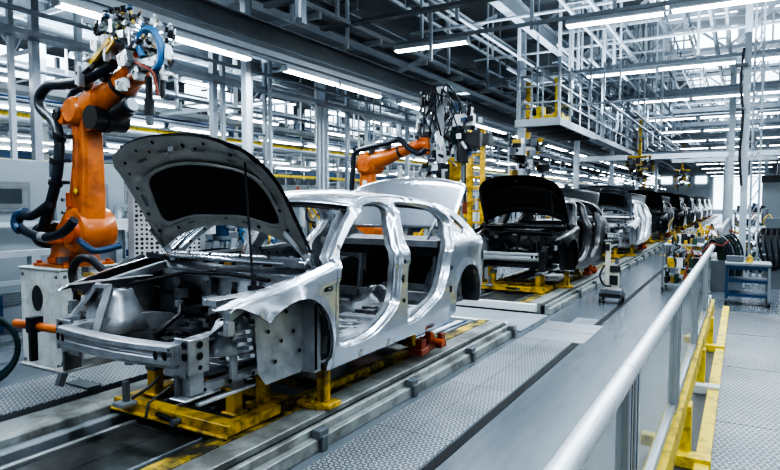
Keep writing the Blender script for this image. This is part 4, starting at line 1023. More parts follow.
# roof trusses across the hall
def truss(y,x0,x1,z0,z1,m='steel',n=14):
    mb=MB(); mb.bar((x0,y,z0),(x1,y,z0),.10,.10,m); mb.bar((x0,y,z1),(x1,y,z1),.10,.10,m)
    for k in range(n):
        a=x0+(x1-x0)*k/n; b=x0+(x1-x0)*(k+1)/n
        mb.bar((a,y,z0 if k%2 else z1),(b,y,z1 if k%2 else z0),.07,.07,m); mb.bar((b,y,z0),(b,y,z1),.05,.05,m)
    return st('roof_truss',mb)
for k in range(13): truss(4.4+4.15*k,-6.4,10,6.25,7.2,'steel_mid' if k%2 else 'steel')
for k in range(10): truss(5+5*k,-30,-12.6,6.0,7.2,'steel')
# longitudinal trusses / conveyor rails overhead on the right half
def ltruss(x,y0,y1,z0,z1,w,m,m2=None):
    mb=MB(); m2=m2 or m
    for xx in (x-w/2,x+w/2):
        mb.bar((xx,y0,z0),(xx,y1,z0),.06,.06,m); mb.bar((xx,y0,z1),(xx,y1,z1),.05,.05,m)
    y=y0
    while y<y1: 
        mb.bar((x-w/2,y,z0),(x+w/2,y,z0),.05,.04,m2); mb.bar((x-w/2,y,z0),(x-w/2,y,z1),.04,.04,m2); mb.bar((x+w/2,y,z0),(x+w/2,y+1,z1),.035,.035,m2); y+=1.0
    return st('overhead_rail',mb)
ltruss(-2.75,10.5,60,5.3,5.75,.45,'steel','steel'); ltruss(-1.55,9,60,5.9,6.25,.5,'steel'); ltruss(-.55,10,60,5.6,5.9,.3,'steel_mid'); ltruss(-3.7,15,60,4.7,5.1,.5,'steel'); ltruss(2.2,6,60,5.2,5.6,.5,'steel_mid')
ltruss(-5.2,14,60,4.4,4.8,.5,'steel')
ltruss(-5.9,3,60,5.6,5.9,.4,'steel_lt','steel'); ltruss(-8.4,3,50,4.75,5.0,.3,'steel'); ltruss(-11.2,2,50,4.6,4.9,.4,'steel')
for x,z in ((-4.9,5.2),(-6.05,4.75),(-3.1,6.0),(-7.9,4.55)): st('pipe',MB().cyl((x,1,z),(x,60,z),.035,'steel_lt',8))
# big diagonal braces, cross box beams and cable trays
st('roof_brace',MB().bar((-7.3,6.6,4.45),(-5.9,8.2,5.7),.09,.09,'steel_lt'))
for a,b in (((-7.2,4.2,4.5),(-6.4,6.3,6.3)),((-4.2,9.2,4.9),(-3.2,9.2,6.2)),((-9.2,5.8,5.4),(-8.2,8.6,5.4)),((-6.9,12,4.5),(-5.0,13.4,5.9)),((-.2,15,5),(.9,15,6.2))): st('roof_brace',MB().bar(a,b,.08,.08,'steel'))
st('roof_beam',MB().span((-4.35,8.55,5.02),(1.0,8.85,5.25),'steel_lt').span((-4.35,8.5,4.98),(1.0,8.55,5.28),'steel_mid'))
st('cable_tray',MB().span((-6.7,8.9,4.72),(4,9.05,4.78),'steel_dk'))
st('cable_tray',MB().span((-6.6,7.3,4.66),(-4.0,7.4,4.74),'steel_mid'))
for y,z in ((10.25,4.68),(14.5,4.68),(18.95,4.68),(23.3,4.68),(27.6,4.68),(32,4.68),(36.5,4.68)): st('light_rail',MB().span((-6.2,y-.03,z-.06),(4.5,y+.03,z),'steel_mid'))
for y in (16.6,21,25.5,30,35): beam((-6.5,y,5.0),(5,y,5.0),.14,.22,'steel')
for k in range(8): st('cross_pipe',MB().cyl((-6.5,12+3.7*k,5.35+.15*(k%3)),(5,12+3.7*k,5.35+.15*(k%3)),.035,'steel_lt',8))
# thin hangers
q=random.Random(31)
for x,y,z in ((-5.05,6.25,4.0),(-4.95,9.9,4.15),(-6.1,7.4,4.4),(-5.5,10.6,4.5),(-4.3,9.6,4.7),(-3.2,10.25,4.55),(-1.85,10.25,4.55),(-2.6,14.45,4.6),(-.9,14.45,4.6),(-.1,10.2,4.55),(-5.6,7.9,4.5),(-6.3,9.2,4.4),(-5.85,12.6,4.5)): st('hanger_post',MB().bar((x,y,z),(x,y,7.2),.055,.055,'steel_lt'))
for _ in range(40):
    x=q.uniform(-6,3); y=q.uniform(13,40); z=q.choice((4.6,5.0,5.3)); st('hanger_post',MB().bar((x,y,z),(x,y,7.2),.035,.035,q.choice(['steel','steel_mid','steel_lt'])))
# tall posts in front of the left bay, measured one by one
for x,y,w,z1,m in ((-7.15,7.47,.11,6.3,'steel_lt'),(-7.2,7.62,.06,6.3,'steel_mid'),(-5.2,6.5,.10,7.2,'steel'),(-9,5.05,.11,5.5,'steel'),(-9,4.72,.07,5.5,'steel_lt'),(-9.2,5.86,.09,5.5,'steel_lt'),(-9,8.5,.12,5.5,'steel'),(-9,8.75,.08,5.5,'steel_lt'),(-9,9.45,.12,5.5,'steel_lt'),(-9.3,10.3,.08,5.5,'steel'),(-8.7,9.8,.07,5.4,'steel_lt'),(-9,13.1,.08,5.4,'steel'),(-9,14.05,.07,5.4,'steel_lt'),(-9,16.4,.11,5.4,'steel_lt'),(-9,18.1,.11,5.4,'steel')):
    st('column',MB().span((x-w/2,y-w/2,0 if w!=.10 or x<-6 else 4.0),(x+w/2,y+w/2,z1),m).span((x-w*.8,y-w*.8,0),(x+w*.8,y+w*.8,.02),m))
for dy in (0,.16,.34):   # three slim posts standing together with a head plate
    st('column',MB().span((-8.98,11.75+dy,0),(-8.90,11.83+dy,3.95),'steel_lt'))
st('post_head',MB().span((-9.05,11.65,3.93),(-8.83,12.25,4.02),'steel_mid').span((-9.1,11.9,4.02),(-8.8,12.0,5.4),'steel'))
# columns right of the walkway
st('column',MB().span((-.045,12.94,0),(.075,13.06,7.2),'steel_lt'))
mb=MB()
for x in (.13,.27): mb.span((x-.02,13.5,0),(x+.02,13.56,7.2),'steel_lt')
for k in range(28): mb.bar((.13,13.53,.1+.25*k),(.27,13.53,.35+.25*k),.02,.02,'steel')
st('lattice_column',mb)
st('cable_drop',MB().tube(catmull([(-.05,12.85,4.4),(-.09,12.84,3.8),(-.04,12.84,3.2),(-.07,12.84,2.5),(-.03,12.84,1.9)],False,4),.022,'black',8).box((-.08,12.84,4.1),(.20,.06,.06),'steel_dk').box((-.08,12.84,3.3),(.14,.06,.05),'steel_dk'))
for x,y in ((-.35,22),(-.6,30),(1.6,18),(1.0,36),(-.9,40),(-5.4,16.5),(-5.4,23),(-5.4,30),(-5.4,38),(-5.4,47)): st('column',MB().span((x-.09,y-.09,0),(x+.09,y+.09,6.3),'steel_lt').span((x-.15,y-.15,0),(x+.15,y+.15,.03),'steel'))

# ------------------------------------------------------------------ mezzanine platform
pf=MB(); pf.span((-4.36,12.95,3.30),(-3.42,16.4,3.36),'steel_mid'); pf.span((-3.75,16.4,3.30),(-3.42,23,3.36),'steel'); pf.span((-4.38,12.9,3.24),(-3.40,12.97,3.40),'steel_lt'); pf.span((-3.44,12.9,3.24),(-3.38,16.4,3.40),'steel_lt'); pf.span((-3.42,16.4,3.27),(-3.39,23,3.37),'steel'); 
for k in range(4): pf.span((-4.34,13.6+.8*k,3.2),(-3.44,13.68+.8*k,3.3),'steel_dk')
st('mezzanine_deck',pf)
for x,y in [(-4.34,12.95),(-4.02,12.95),(-3.78,12.95),(-3.42,12.95)]+[(-3.42,12.95+.95*k) for k in range(1,11)]:
    st('rail_post',MB().bar((x,y,3.4),(x,y,4.5),.03,.03,'steel_lt'))
for z in (3.75,4.1,4.5): st('platform_rail',MB().bar((-4.36,12.95,z),(-3.42,12.95,z),.035,.035,'steel_lt').bar((-3.42,12.95,z),(-3.42,22.8,z),.035,.035,'steel_lt'))
for x,y in ((-4.33,13),(-3.45,13.05),(-3.45,17.5),(-3.45,22),(-4.33,17.5)): st('hanger_post',MB().bar((x,y,3.3),(x,y,7.2),.06,.06,'steel_lt'))
q=random.Random(53)
for _ in range(46):
    x=q.uniform(-4.3,-1.9); y=q.uniform(13.2,27); z=q.uniform(3.5,4.6); st('hanger_post',MB().bar((x,y,z),(x,y,7.2),.04,.04,q.choice(['steel','steel_lt','steel_lt'])))
for k in range(10):
    x=-4.4+.28*k; z=3.9+.23*((k*3)%7); st('overhead_rail',MB().bar((x,13.5+k*.4,z),(x,34,z),.05,.05,('steel_lt','steel')[k%2]))
for k in range(16):
    y=14+1.3*k; z=3.8+.4*((k*5)%6); st('overhead_rail',MB().bar((-4.6,y,z),(-1.8,y,z),.05,.04,('steel','steel_lt')[k%2]))
t=thing('lifting_machine','yellow lifting machine standing on the raised steel platform','machine',(-3.8,13.8,3.36))
B=lambda mb,nm: mb.build(nm,parent=t,off=(3.8,-13.8,-3.36),bevel=.008)
B(MB().span((-4.15,13.5,3.37),(-3.5,14.1,3.55),'yellow_clean').span((-4.1,13.55,3.55),(-3.95,13.9,3.75),'yellow_clean'),'base_frame')
B(MB().span((-3.72,13.7,3.5),(-3.62,13.82,4.30),'yellow_clean').span((-3.73,13.68,4.30),(-3.65,13.84,4.40),'yellow_clean').span((-3.76,13.66,3.5),(-3.56,13.9,3.62),'yellow'),'mast')
B(MB().cyl((-3.85,13.7,3.6),(-3.85,13.7,3.75),.07,'black_plastic',10),'drive_motor')

# ------------------------------------------------------------------ left bay: pipes, rails, conveyors
def ypipe(x,z,y0,y1,r,m,nm='pipe'): return st(nm,MB().cyl((x,y0,z),(x,y1,z),r,m,8))
st('crane_rail',MB().span((-9.85,-2,2.85),(-9.75,45,2.99),'yellow_clean').span((-9.9,-2,2.99),(-9.7,45,3.02),'steel_lt'))
st('crane_rail',MB().span((-10.1,-2,2.22),(-10.0,40,2.29),'yellow_clean'))
st('crane_rail',MB().span((-16,4,2.1),(-15.9,40,2.2),'yellow_clean'))
st('overhead_conveyor',MB().span((-12.9,-2,3.52),(-12.5,72,3.70),'blue').span((-12.95,-2,3.7),(-12.9,72,3.80),'steel'))
st('overhead_conveyor',MB().span((-18.2,-1,2.8),(-17.6,72,3.1),'blue'))
for x,z,r,m in ((-8.2,4.7,.05,'steel_lt'),(-8.5,4.2,.035,'steel'),(-10.4,4.55,.06,'steel_lt'),(-10.8,3.9,.04,'steel'),(-11.2,4.9,.05,'steel_lt'),(-13.5,4.5,.07,'steel_lt'),(-14,3.6,.05,'steel'),(-16.5,4.2,.08,'steel_lt'),(-19,3.8,.1,'steel_lt'),(-9.6,2.85,.05,'steel_lt'),(-13,2.7,.06,'steel'),(-9.3,3.1,.03,'steel')): ypipe(x,z,-1,50,r,m)
for x,z,w,h,m in ((-8.9,3.95,.3,.08,'steel'),(-10.9,3.5,.4,.1,'steel_lt'),(-14.8,3.4,.4,.12,'steel'),(-15.6,4.9,.5,.15,'steel_lt'),(-10.2,5.1,.4,.08,'steel')): st('cable_tray',MB().span((x-w/2,-1,z),(x+w/2,72,z+h),m))
q=random.Random(77)
for _ in range(110):
    x0=q.uniform(-22,-8.6); y=q.uniform(4,42); z=q.uniform(2.6,5.3); st('cross_pipe',MB().bar((x0-q.uniform(.8,3),y,z),(x0,y,z),.05,.06,q.choice(['steel_lt','steel','steel_mid','white'])))
for x in (-11,-13.2,-16,-19,-22.5):
    for k in range(12):
        y=3.2+4.0*k+q.uniform(-.5,.5); w=q.choice((.06,.08,.12)); st('column',MB().span((x-w/2,y-w/2,0),(x+w/2,y+w/2,6.2),q.choice(['steel_lt','steel','steel_lt','white'])))
for _ in range(90):
    x=q.uniform(-20,-8.5); y=q.uniform(4,38); z=q.uniform(2.4,3.8); st('hanger_post',MB().bar((x,y,z),(x,y,5.5),.04,.04,q.choice(['steel_lt','steel','white'])))

# ------------------------------------------------------------------ left bay: machines and cabinets (things)
def cabinet(label,loc,w=.8,d=.6,h=2.1,screen=True,rz=0,name='control_cabinet',group=None,m='cabinet'):
    t=thing(name,label,'cabinet',loc,rz,group)
    MB().span((-d/2,-w/2,.08),(d/2-.02,w/2,h),m).span((-d/2+.02,-w/2+.02,0),(d/2-.04,w/2-.02,.08),'steel_dk').build('body',parent=t,bevel=.006)
    dr=MB().span((d/2-.02,-w/2+.01,.1),(d/2,w/2-.01,h-.01),m).build('door',parent=t,bevel=.004)
    MB().span((d/2,w/2-.10,h*.5),(d/2+.03,w/2-.07,h*.5+.16),'steel_dk').build('handle',parent=dr)
    for k in range(5): MB().span((d/2,-w/2+.10,.35+.035*k),(d/2+.008,w/2-.25,.365+.035*k),'steel_dk').build('vent_slot',parent=dr)
    if screen:
        MB().span((d/2,-w/4,h*.70),(d/2+.02,w/4-.02,h*.87),'steel_dk').span((d/2+.02,-w/4+.03,h*.72),(d/2+.024,w/4-.05,h*.855),'alu_dark').span((d/2+.024,-w/4+.10,h*.745),(d/2+.027,w/4-.12,h*.83),'screen').build('screen',parent=t)
    return t
c1=cabinet('light grey control cabinet with a small screen at the left edge, behind the robot',(-7.9,3.92,0),1.0,.6,2.12)
c2=dup(c1,None,(-7.9,4.98,0),0,'light grey control cabinet with a dark screen seen right behind the orange robot arm')
c3=dup(c1,None,(-7.9,2.85,0),0,'light grey control cabinet, first of the row at the far left')
st('trim_1',MB().span((-7.56,2.3,1.30),(-7.52,5.5,1.36),'steel_lt'))
for k,(x,y) in enumerate(((-12.2,14.6),(-12.2,15.7),(-12.2,16.8),(-9.4,19.6),(-9.4,22.4),(-9.4,25.4))):
    c=dup(c1,None,(x,y,0),0,('white cabinet with a red and orange emblem behind the silver car roof','plain pale cabinet right of the one with the red emblem','pale cabinet second right of the emblem cabinet','pale cabinet alone behind the slim triple posts','pale cabinet far left of the second robot','small pale cabinet beyond the second robot')[k])
mb=MB(); mb.disc((-11.88,14.6,1.98),(1,0,0),.10,'orange',12,t=.01); mb.disc((-11.875,14.6,2.02),(1,0,0),.05,'red',10,t=.012); mb.span((-11.89,14.3,1.78),(-11.87,14.95,1.83),'steel_dk')
e=mb.build('emblem'); 
for o in bpy.data.objects:
    if o.get('label','').startswith('white cabinet with a red'): e.parent=o; e.location=(12.2,-14.6,0)

# perforated guard panels behind the robot
def perf_panel(label,loc,rz,w=.40,z0=.35,h=1.78):
    t=thing('guard_screen',label,'panel',loc,rz)
    MB().span((-w/2,-.01,z0),(w/2,.01,h),'perf').build('perforated_sheet',parent=t)
    mb=MB()
    for s in (-1,1): mb.span((s*w/2-.03,-.035,0),(s*w/2+.03,.035,h+.02),'alu')
    mb.span((-w/2,-.02,h),(w/2,.02,h+.03),'alu'); mb.span((-w/2,-.02,z0-.04),(w/2,.02,z0),'alu'); mb.build('frame',parent=t,bevel=.004)
    return t
perf_panel('white perforated guard panel right beside the orange robot foot',(-5.50,4.28,0),R(52))
perf_panel('white perforated guard panel seen below the hood edge, second from the robot',(-5.75,4.95,0),R(52))
t=thing('warning_lamp','small orange signal lamp on top of the perforated guard panel','lamp',(-5.60,4.17,1.81)); MB().cyl((0,0,0),(0,0,.03),.03,'black_plastic',10).build('base',parent=t); MB().tube([(0,0,.03),(0,0,.08),(0,0,.10)],[.045,.045,.02],'orange',12).build('lens',parent=t)

def machine(label,loc,seed,w=1.6,d=1.0,h=1.9,group=None,n=34,split=False,cols=('steel_lt','steel_dk','blue','white','black_plastic','steel','alu')):
    """open machine frame filled with units, pipes and boxes"""
    q=random.Random(seed); t=thing('machine_frame',label,'machine',loc,0,group)
    mb=MB()
    for x in (-d/2,d/2):
        for y in (-w/2,w/2): mb.span((x-.03,y-.03,0),(x+.03,y+.03,h),'steel_lt')
        for z in (h,h*.5,.2): mb.bar((x,-w/2,z),(x,w/2,z),.05,.05,'steel_lt')
    for y in (-w/2,w/2):
        for z in (h,.2): mb.bar((-d/2,y,z),(d/2,y,z),.05,.05,'steel_lt')
    mb.build('frame',parent=t)
    mb=MB()
    for _ in range(n):
        if split: mb=MB()
        c=(q.uniform(-d/2,d/2),q.uniform(-w/2,w/2),q.uniform(.25,h-.1)); 
        if q.random()<.7: mb.box(c,(q.uniform(.08,.4),q.uniform(.06,.35),q.uniform(.05,.3)),q.choice(cols),rz=q.choice((0,0,.3)))
        else: mb.cyl((c[0],c[1],c[2]-.15),(c[0],c[1],c[2]+.15),q.uniform(.02,.07),q.choice(cols),8)
        if split: mb.build('unit',parent=t)
    if not split: mb.build('unit',parent=t)
    mb=MB()
    for _ in range(6):
        p=[(d/2,q.uniform(-w/2,w/2),q.uniform(.6,h))]
        for k in range(3): p.append((d/2+q.uniform(-.1,.15),p[-1][1]+q.uniform(-.4,.4),max(.2,p[-1][2]+q.uniform(-.5,.3))))
        mb.tube(catmull(p,False,3),.02,q.choice(['black','navy','blue_pale','yellow']),6)
    mb.build('hose',parent=t)
    return t
mlabels=['busy machine frame with pipes, left edge behind the cabinets','machine frame with blue units behind the robot column','machine frame seen under the open hood','machine frame seen through the windscreen opening','machine frame seen through the front door opening','machine frame seen through the rear door opening','machine frame behind the raised silver decklid','machine frame behind the black hood']
for k,(x,y) in enumerate(((-9.2,2.2),(-8.6,7.0),(-7.0,6.2),(-7.3,8.3),(-7.3,10.6),(-7.3,12.9),(-8.0,15.2),(-7.6,20))):
    machine(mlabels[k],(x,y,0),k+1,1.8,1.0,1.55 if k in (2,3,4) else 1.9,split=True)
for k in range(44):
    x=-10.9-2.9*(k%4)-(.8 if k%4 else 0); y=4.4+(k//4)*6.0+(k%4)*.9
    if k%4==0 and 12<y<18: y+=3.0
    if k==16: x-=.0; y+=2.5
    machine('crowded machine frame deep in the left bay, among many like it',(x,y,0),50+k,2.4,1.2,2.0+.35*(k%3),'machine frames deep in the left bay')
q=random.Random(90)
# units carried on the overhead conveyors
for k in range(52):
    x=q.choice((-12.7,-17.9,-12.7,-14.8)); y=2+1.25*k; z={-12.7:3.70,-17.9:3.1,-14.8:3.52}[x]
    t=thing('carried_unit','dark unit riding the raised conveyor in the left bay','unit',(x,y,z),0,'units on the raised conveyors')
    mb=MB()
    for _ in range(5): mb.box((q.uniform(-.2,.2),q.uniform(-.4,.4),q.uniform(.1,.5)),(q.uniform(.1,.4),q.uniform(.1,.4),q.uniform(.1,.35)),q.choice(('steel_dk','blue','steel','white','black_plastic')),rz=q.uniform(-.5,.5))
    mb.span((-.25,-.45,0),(.25,.45,.08),'steel'); mb.build('load',parent=t)

# ------------------------------------------------------------------ carts and benches
t=thing('screw_station','cream wheeled tool column standing between line and walkway','tool stand',(-1.75,9.95,0))
B=lambda mb,nm,p=None,**k: mb.build(nm,parent=p or t,**k)
B(MB().span((-.17,-.16,.10),(.17,.16,.16),'black_plastic').span((-.15,-.14,.16),(.15,.14,.22),'steel_dk'),'base',bevel=.004)
for x in (-.15,.15):
    for y in (-.14,.14): B(MB().cyl((x-.015,y,.05),(x+.015,y,.05),.05,'black',12).box((x,y,.09),(.03,.05,.03),'steel'),'caster')
B(MB().span((-.10,-.06,.2),(-.03,.03,.97),'cream').span((.0,-.07,.2),(.10,.05,.56),'cream').span((-.02,-.10,.50),(.13,-.06,.60),'seal').span((-.13,-.08,.97),(-.01,.06,1.0),'steel_dk').span((-.02,-.11,.3),(.1,-.09,.45),'black_plastic'),'column_body',bevel=.006)
B(MB().span((-.10,-.12,.84),(-.03,-.07,.94),'black_plastic').cyl((.07,-.02,.62),(.07,-.02,.72),.03,'steel_dk',8).tube(catmull([(-.1,-.1,.6),(-.16,-.15,.45),(-.1,-.14,.3),(.0,-.12,.28)],False,4),.015,'black',6),'driver')

def trolley(label,loc,seed,w=.62,d=.6,h=.85,cols=('black_plastic','steel_dk','brass','black','green','steel','seal','steel_dk','white','yellow')):
    q=random.Random(seed); t=thing('tool_trolley',label,'trolley',loc)
    mb=MB()
    for x in (-w/2,w/2):
        for y in (-d/2,d/2): mb.span((x-.015,y-.015,.1),(x+.015,y+.015,h),'steel_dk')
    for z in (.15,.45,h): mb.span((-w/2,-d/2,z-.02),(w/2,d/2,z),'steel_mid')
    mb.build('frame',parent=t)
    for x in (-w/2,w/2):
        for y in (-d/2,d/2): MB().cyl((x-.015,y,.05),(x+.015,y,.05),.05,'black',12).box((x,y,.09),(.03,.04,.03),'steel').build('caster',parent=t)
    for _ in range(40):
        mb=MB(); z=q.choice((.15,.45,h)); a=q.uniform(.05,.18)
        mb.span((x0:=q.uniform(-w/2,w/2-.12),y0:=q.uniform(-d/2,d/2-.12),z),(x0+q.uniform(.04,.12),y0+q.uniform(.04,.12),z+a),q.choice(cols))
        mb.build('bin',parent=t)
    mb=MB()
    for _ in range(5):
        p=[(q.uniform(-w/2,w/2),-d/2,q.uniform(.3,h+.1))]
        for k in range(3): p.append((p[-1][0]+q.uniform(-.15,.15),-d/2-.05+q.uniform(-.05,.05),max(.15,p[-1][2]+q.uniform(-.25,.2))))
        mb.tube(catmull(p,False,3),.014,q.choice(('black','brass','red')),6)
    mb.build('hose',parent=t)
    return t
trolley('crowded tool trolley on casters left of the railing, loaded with brass and black parts',(-.88,11.9,0),4)
trolley('second loaded trolley right behind the crowded one by the railing',(-.95,13.6,0),8,.7,.7,.8)
trolley('yellow and black loaded trolley beside the far railing',(-1.0,16.4,0),12,.7,.9,.8,('yellow','yellow','black_plastic','steel'))
trolley('far trolley with yellow parts beyond the railing end',(-1.0,20.5,0),15,.8,1.2,.8,('yellow','yellow_clean','black_plastic','white'))
trolley('small dark trolley behind the blue bench',(.12,14.6,0),16,.6,.6,1.1,('black_plastic','green','black','steel_dk'))
trolley('tall loaded trolley under the pale columns',(.15,17.5,0),19,.6,.8,1.35,('black_plastic','black','black','steel_dk','black','steel'))
trolley('dark far trolley in the right aisle',(.3,21.5,0),23,.7,.9,1.4,('black_plastic','blue','black','steel_dk','steel'))

t=thing('work_bench','blue steel bench on wheels with grey top right of the railing','bench',(.10,10.9,0))
MB().span((-.31,-.28,.62),(.31,.28,.66),'cabinet').build('top',parent=t,bevel=.004)
mb=MB(); mb.span((-.29,-.26,.56),(.29,.26,.62),'blue'); mb.span((-.29,-.26,.36),(.29,.26,.40),'blue'); mb.span((-.29,-.26,.14),(.29,.26,.18),'blue'); mb.build('shelf',parent=t)
for x in (-.28,.28):
    for y in (-.25,.25): MB().span((x-.02,y-.02,.1),(x+.02,y+.02,.6),'blue' if y<0 and x<0 else 'cabinet').build('leg',parent=t); MB().cyl((x-.018,y,.05),(x+.018,y,.05),.05,'black',12).box((x,y,.09),(.04,.05,.03),'steel').build('caster',parent=t)
for nm,lb_,loc,mats in (('oil_can','small yellow can standing on the blue bench',(.12,10.8,.66),'yellow'),('tool_box','dark tool box on the blue bench beside the yellow can',(-.08,10.95,.66),'steel_dk')):
    t=thing(nm,lb_,'can' if nm=='oil_can' else 'box',loc)
    if nm=='oil_can': MB().tube([(0,0,0),(0,0,.07),(0,0,.10),(0,0,.13)],[.045,.045,.02,.015],mats,12).build('body',parent=t); MB().tube([(0,0,.12),(.03,0,.16),(.07,0,.17)],.006,'steel_dk',6).build('spout',parent=t)
    else: MB().span((-.12,-.07,0),(.12,.07,.09),mats).build('body',parent=t,bevel=.004); MB().tube([(-.06,0,.09),(-.05,0,.13),(.05,0,.13),(.06,0,.09)],.008,'black',6).build('handle',parent=t)
# dark hose rig leaning over the railing
t=thing('hose_rig','dark machine with looping black hoses beyond the bench, over the railing','machine',(-.16,12.35,0))
MB().span((-.3,-.2,0),(.2,.25,.55),'steel_dk').span((-.2,-.1,.55),(.15,.2,.8),'green').span((-.1,-.15,.8),(.05,.1,1.0),'black_plastic').build('body',parent=t,bevel=.006)
mb=MB()
for k in range(7):
    a=.05*k; mb.tube(catmull([(-.35+a*.5,-.2,.70),(-.30+a,-.25,.92+.02*k),(-.15+a,-.3,.85),(-.05+a*.8,-.3,.6),(.0+a*.5,-.25,.3)],False,5),.018,('black','teal','black','steel_dk')[k%4],8)
mb.build('hose',parent=t)
t=thing('hose_rig','tall black hose rig beside the slim pale column','machine',(.15,13.0+.6,0))
t.location=(.52,13.2,0)
MB().span((-.12,-.12,0),(.12,.12,1.3),'steel_dk').span((-.2,-.15,1.0),(.2,.1,1.12),'black_plastic').span((-.22,-.18,.55),(.22,.18,.62),'steel_dk').build('body',parent=t)
mb=MB()
for k in range(5): mb.tube(catmull([(-.2+.08*k,-.15,1.1),(-.25+.1*k,-.25,.9),(-.15+.08*k,-.2,.5),(0,-.15,.35)],False,5),.02,'black',6)
mb.build('hose',parent=t)
# right aisle cabinet
t=thing('locker_cabinet','tall pale cabinet with a dark blue top and plinth at the right edge','cabinet',(1.5,27.6,0))
MB().span((-.85,-.4,.14),(.85,.4,2.35),'cabinet').build('body',parent=t,bevel=.01); MB().span((-.85,-.41,0),(.85,.4,.14),'blue').build('plinth',parent=t); MB().span((-.88,-.43,2.35),(.88,.42,2.62),'navy').build('top',parent=t)
for s in (-1,1): d_=MB().span((.01 if s>0 else -.83,-.42,.17),(.83 if s>0 else -.01,-.40,2.32),'cabinet').build('door',parent=t); MB().span((s*.06-.015,-.45,1.1),(s*.06+.015,-.42,1.3),'steel_dk').build('handle',parent=d_)
t=thing('parts_rack','dark loaded rack at the right edge above and behind the pale cabinet','rack',(2.2,31,0))
mb=MB()
for x in (-.9,.9): mb.span((x-.04,-.4,0),(x+.04,.4,3.2),'steel_dk')
for z in (.4,1.2,2.0,2.8): mb.span((-.9,-.4,z),(.9,.4,z+.05),'blue')
mb.build('frame',parent=t); mb=MB(); q=random.Random(8)
for z in (.45,1.25,2.05,2.85):
    for k in range(5): mb.span((-.85+.35*k,-.35,z),(-.58+.35*k,.3,z+q.uniform(.2,.5)),q.choice(('steel_dk','blue','black_plastic','white')))
mb.build('load',parent=t)
# overhead tools further down the line
def hoist(label,loc,seed):
    q=random.Random(seed); t=thing('tool_hoist',label,'hoist',loc)
    MB().span((-.05,-.05,.9),(.05,.05,2.4),'yellow').span((-.4,-.06,.85),(.4,.06,.95),'yellow').build('frame',parent=t)
    mb=MB()
    for _ in range(36): mb.box((q.uniform(-.45,.45),q.uniform(-.3,.3),q.uniform(.0,.9)),(q.uniform(.04,.2),q.uniform(.04,.2),q.uniform(.04,.25)),q.choice(('black_plastic','steel_dk','seal','brass','black','alu','steel')),rz=q.uniform(-1,1))
    mb.build('tool_cluster',parent=t)
    mb=MB(); mb.cyl((-.2,0,.0),(-.2,0,-.35),.025,'steel_dk',6); mb.cyl((.2,0,.0),(.2,0,-.3),.025,'yellow',6); mb.build('driver',parent=t)
    return t
for k,(x,y,z) in enumerate(((-4.9,15.5,2.3),(-3.4,24.5,2.4),(-4.4,31,2.6),(-3.0,38,2.5))):
    hoist(('dark tool hoist above the black hood behind the silver car','yellow and red tool hoist over the middle of the line','distant tool hoist over the dark bodies','far tool hoist over the pale bodies','yellow hoist hung high under the roof right of the platform')[k],(x,y,z),k+60)
st('overhead_conveyor',MB().span((-6,26,3.3),(2.6,26.3,3.5),'steel_lt').span((-6,30,3.6),(2.5,30.6,3.9),'steel_mid').span((-3.2,34,3.6),(1.4,34.3,4.0),'steel_mid'))
for k in range(16):
    q=random.Random(k+300); x=q.uniform(-4.9,-2.2); y=9.5+4.2*k*.9
    o=machine('cluttered station unit along the far side of the line',(-5.75-(k%2)*.2,11.2+3.1*k+(1.4 if k>1 else 0)+(2.2 if k>3 else 0),0),200+k,1.4,.8,1.5+.3*(k%3),'station units along the far side',cols=('steel_dk','yellow','black_plastic','steel_lt','blue','white'))
# things beside the front left corner of the silver car
t=thing('arm_pipe','orange swing arm pipe with blue clamp reaching from the pedestal to the car front','arm',(-4.6,2.75,.62))
B=lambda mb,nm: mb.build(nm,parent=t,off=(4.6,-2.75,-.62))
B(MB().cyl((-5.05,2.62,.62),(-4.38,2.72,.60),.035,'orange',12),'pipe'); B(MB().cyl((-4.40,2.72,.60),(-4.0,2.74,.60),.048,'black',12).cyl((-4.1,2.72,.68),(-4.1,2.72,.45),.03,'black',8),'coupling'); B(MB().box((-4.82,2.64,.63),(.07,.10,.12),'navy').box((-4.81,2.62,.47),(.04,.05,.25),'black_plastic'),'clamp')
t=thing('hose_bundle','black looping hoses with brass fittings at the front left corner of the silver car','hose',(-4.56,3.1,1))
B=lambda mb,nm: mb.build(nm,parent=t,off=(4.3,-3.1,-1))
B(MB().tube(catmull([(-4.55,3.0,.82),(-4.62,3.0,1.0),(-4.52,3.0,1.12),(-4.35,3.0,1.13),(-4.22,3.05,1.03),(-4.0,3.1,1.1),(-3.95,3.2,1.15)],False,5),.035,'black',10).tube(catmull([(-4.5,2.95,.7),(-4.45,2.95,.9),(-4.3,2.95,.8),(-4.32,2.95,.6)],False,4),.03,'black',8),'hose')
q=random.Random(14); mb=MB()
for _ in range(16): mb.box((q.uniform(-4.55,-4.2),q.uniform(2.9,3.1),q.uniform(.72,1.05)),(q.uniform(.03,.09),.05,q.uniform(.03,.09)),q.choice(('brass','black_plastic','steel_dk','brass','yellow')),rz=q.uniform(-1,1))
B(mb,'fitting'); B(MB().cyl((-4.42,2.95,.78),(-4.40,2.95,.55),.045,'navy',10).cyl((-4.32,2.95,.72),(-4.31,2.95,.5),.03,'steel_lt',8),'cylinder')
B(MB().bar((-4.35,2.7,.15),(-4.35,2.95,.8),.05,.05,'steel_dk').bar((-4.5,2.9,.1),(-4.2,2.9,.1),.12,.04,'steel_dk'),'stand')
t=thing('hose_reel','dark teal hose coiled on a floor stand at the left edge','hose reel',(-4.78,2.2,0))
B=lambda mb,nm: mb.build(nm,parent=t)
mb=MB()
for k in range(3): mb.tube([(.0+.13*math.cos(a)*(1-.1*k)+.0,.03*k+.22*math.cos(a)*(1-.1*k),.52+.27*math.sin(a)*(1-.1*k)) for a in [2*math.pi*i/30 for i in range(31)]],.020,'teal',8)
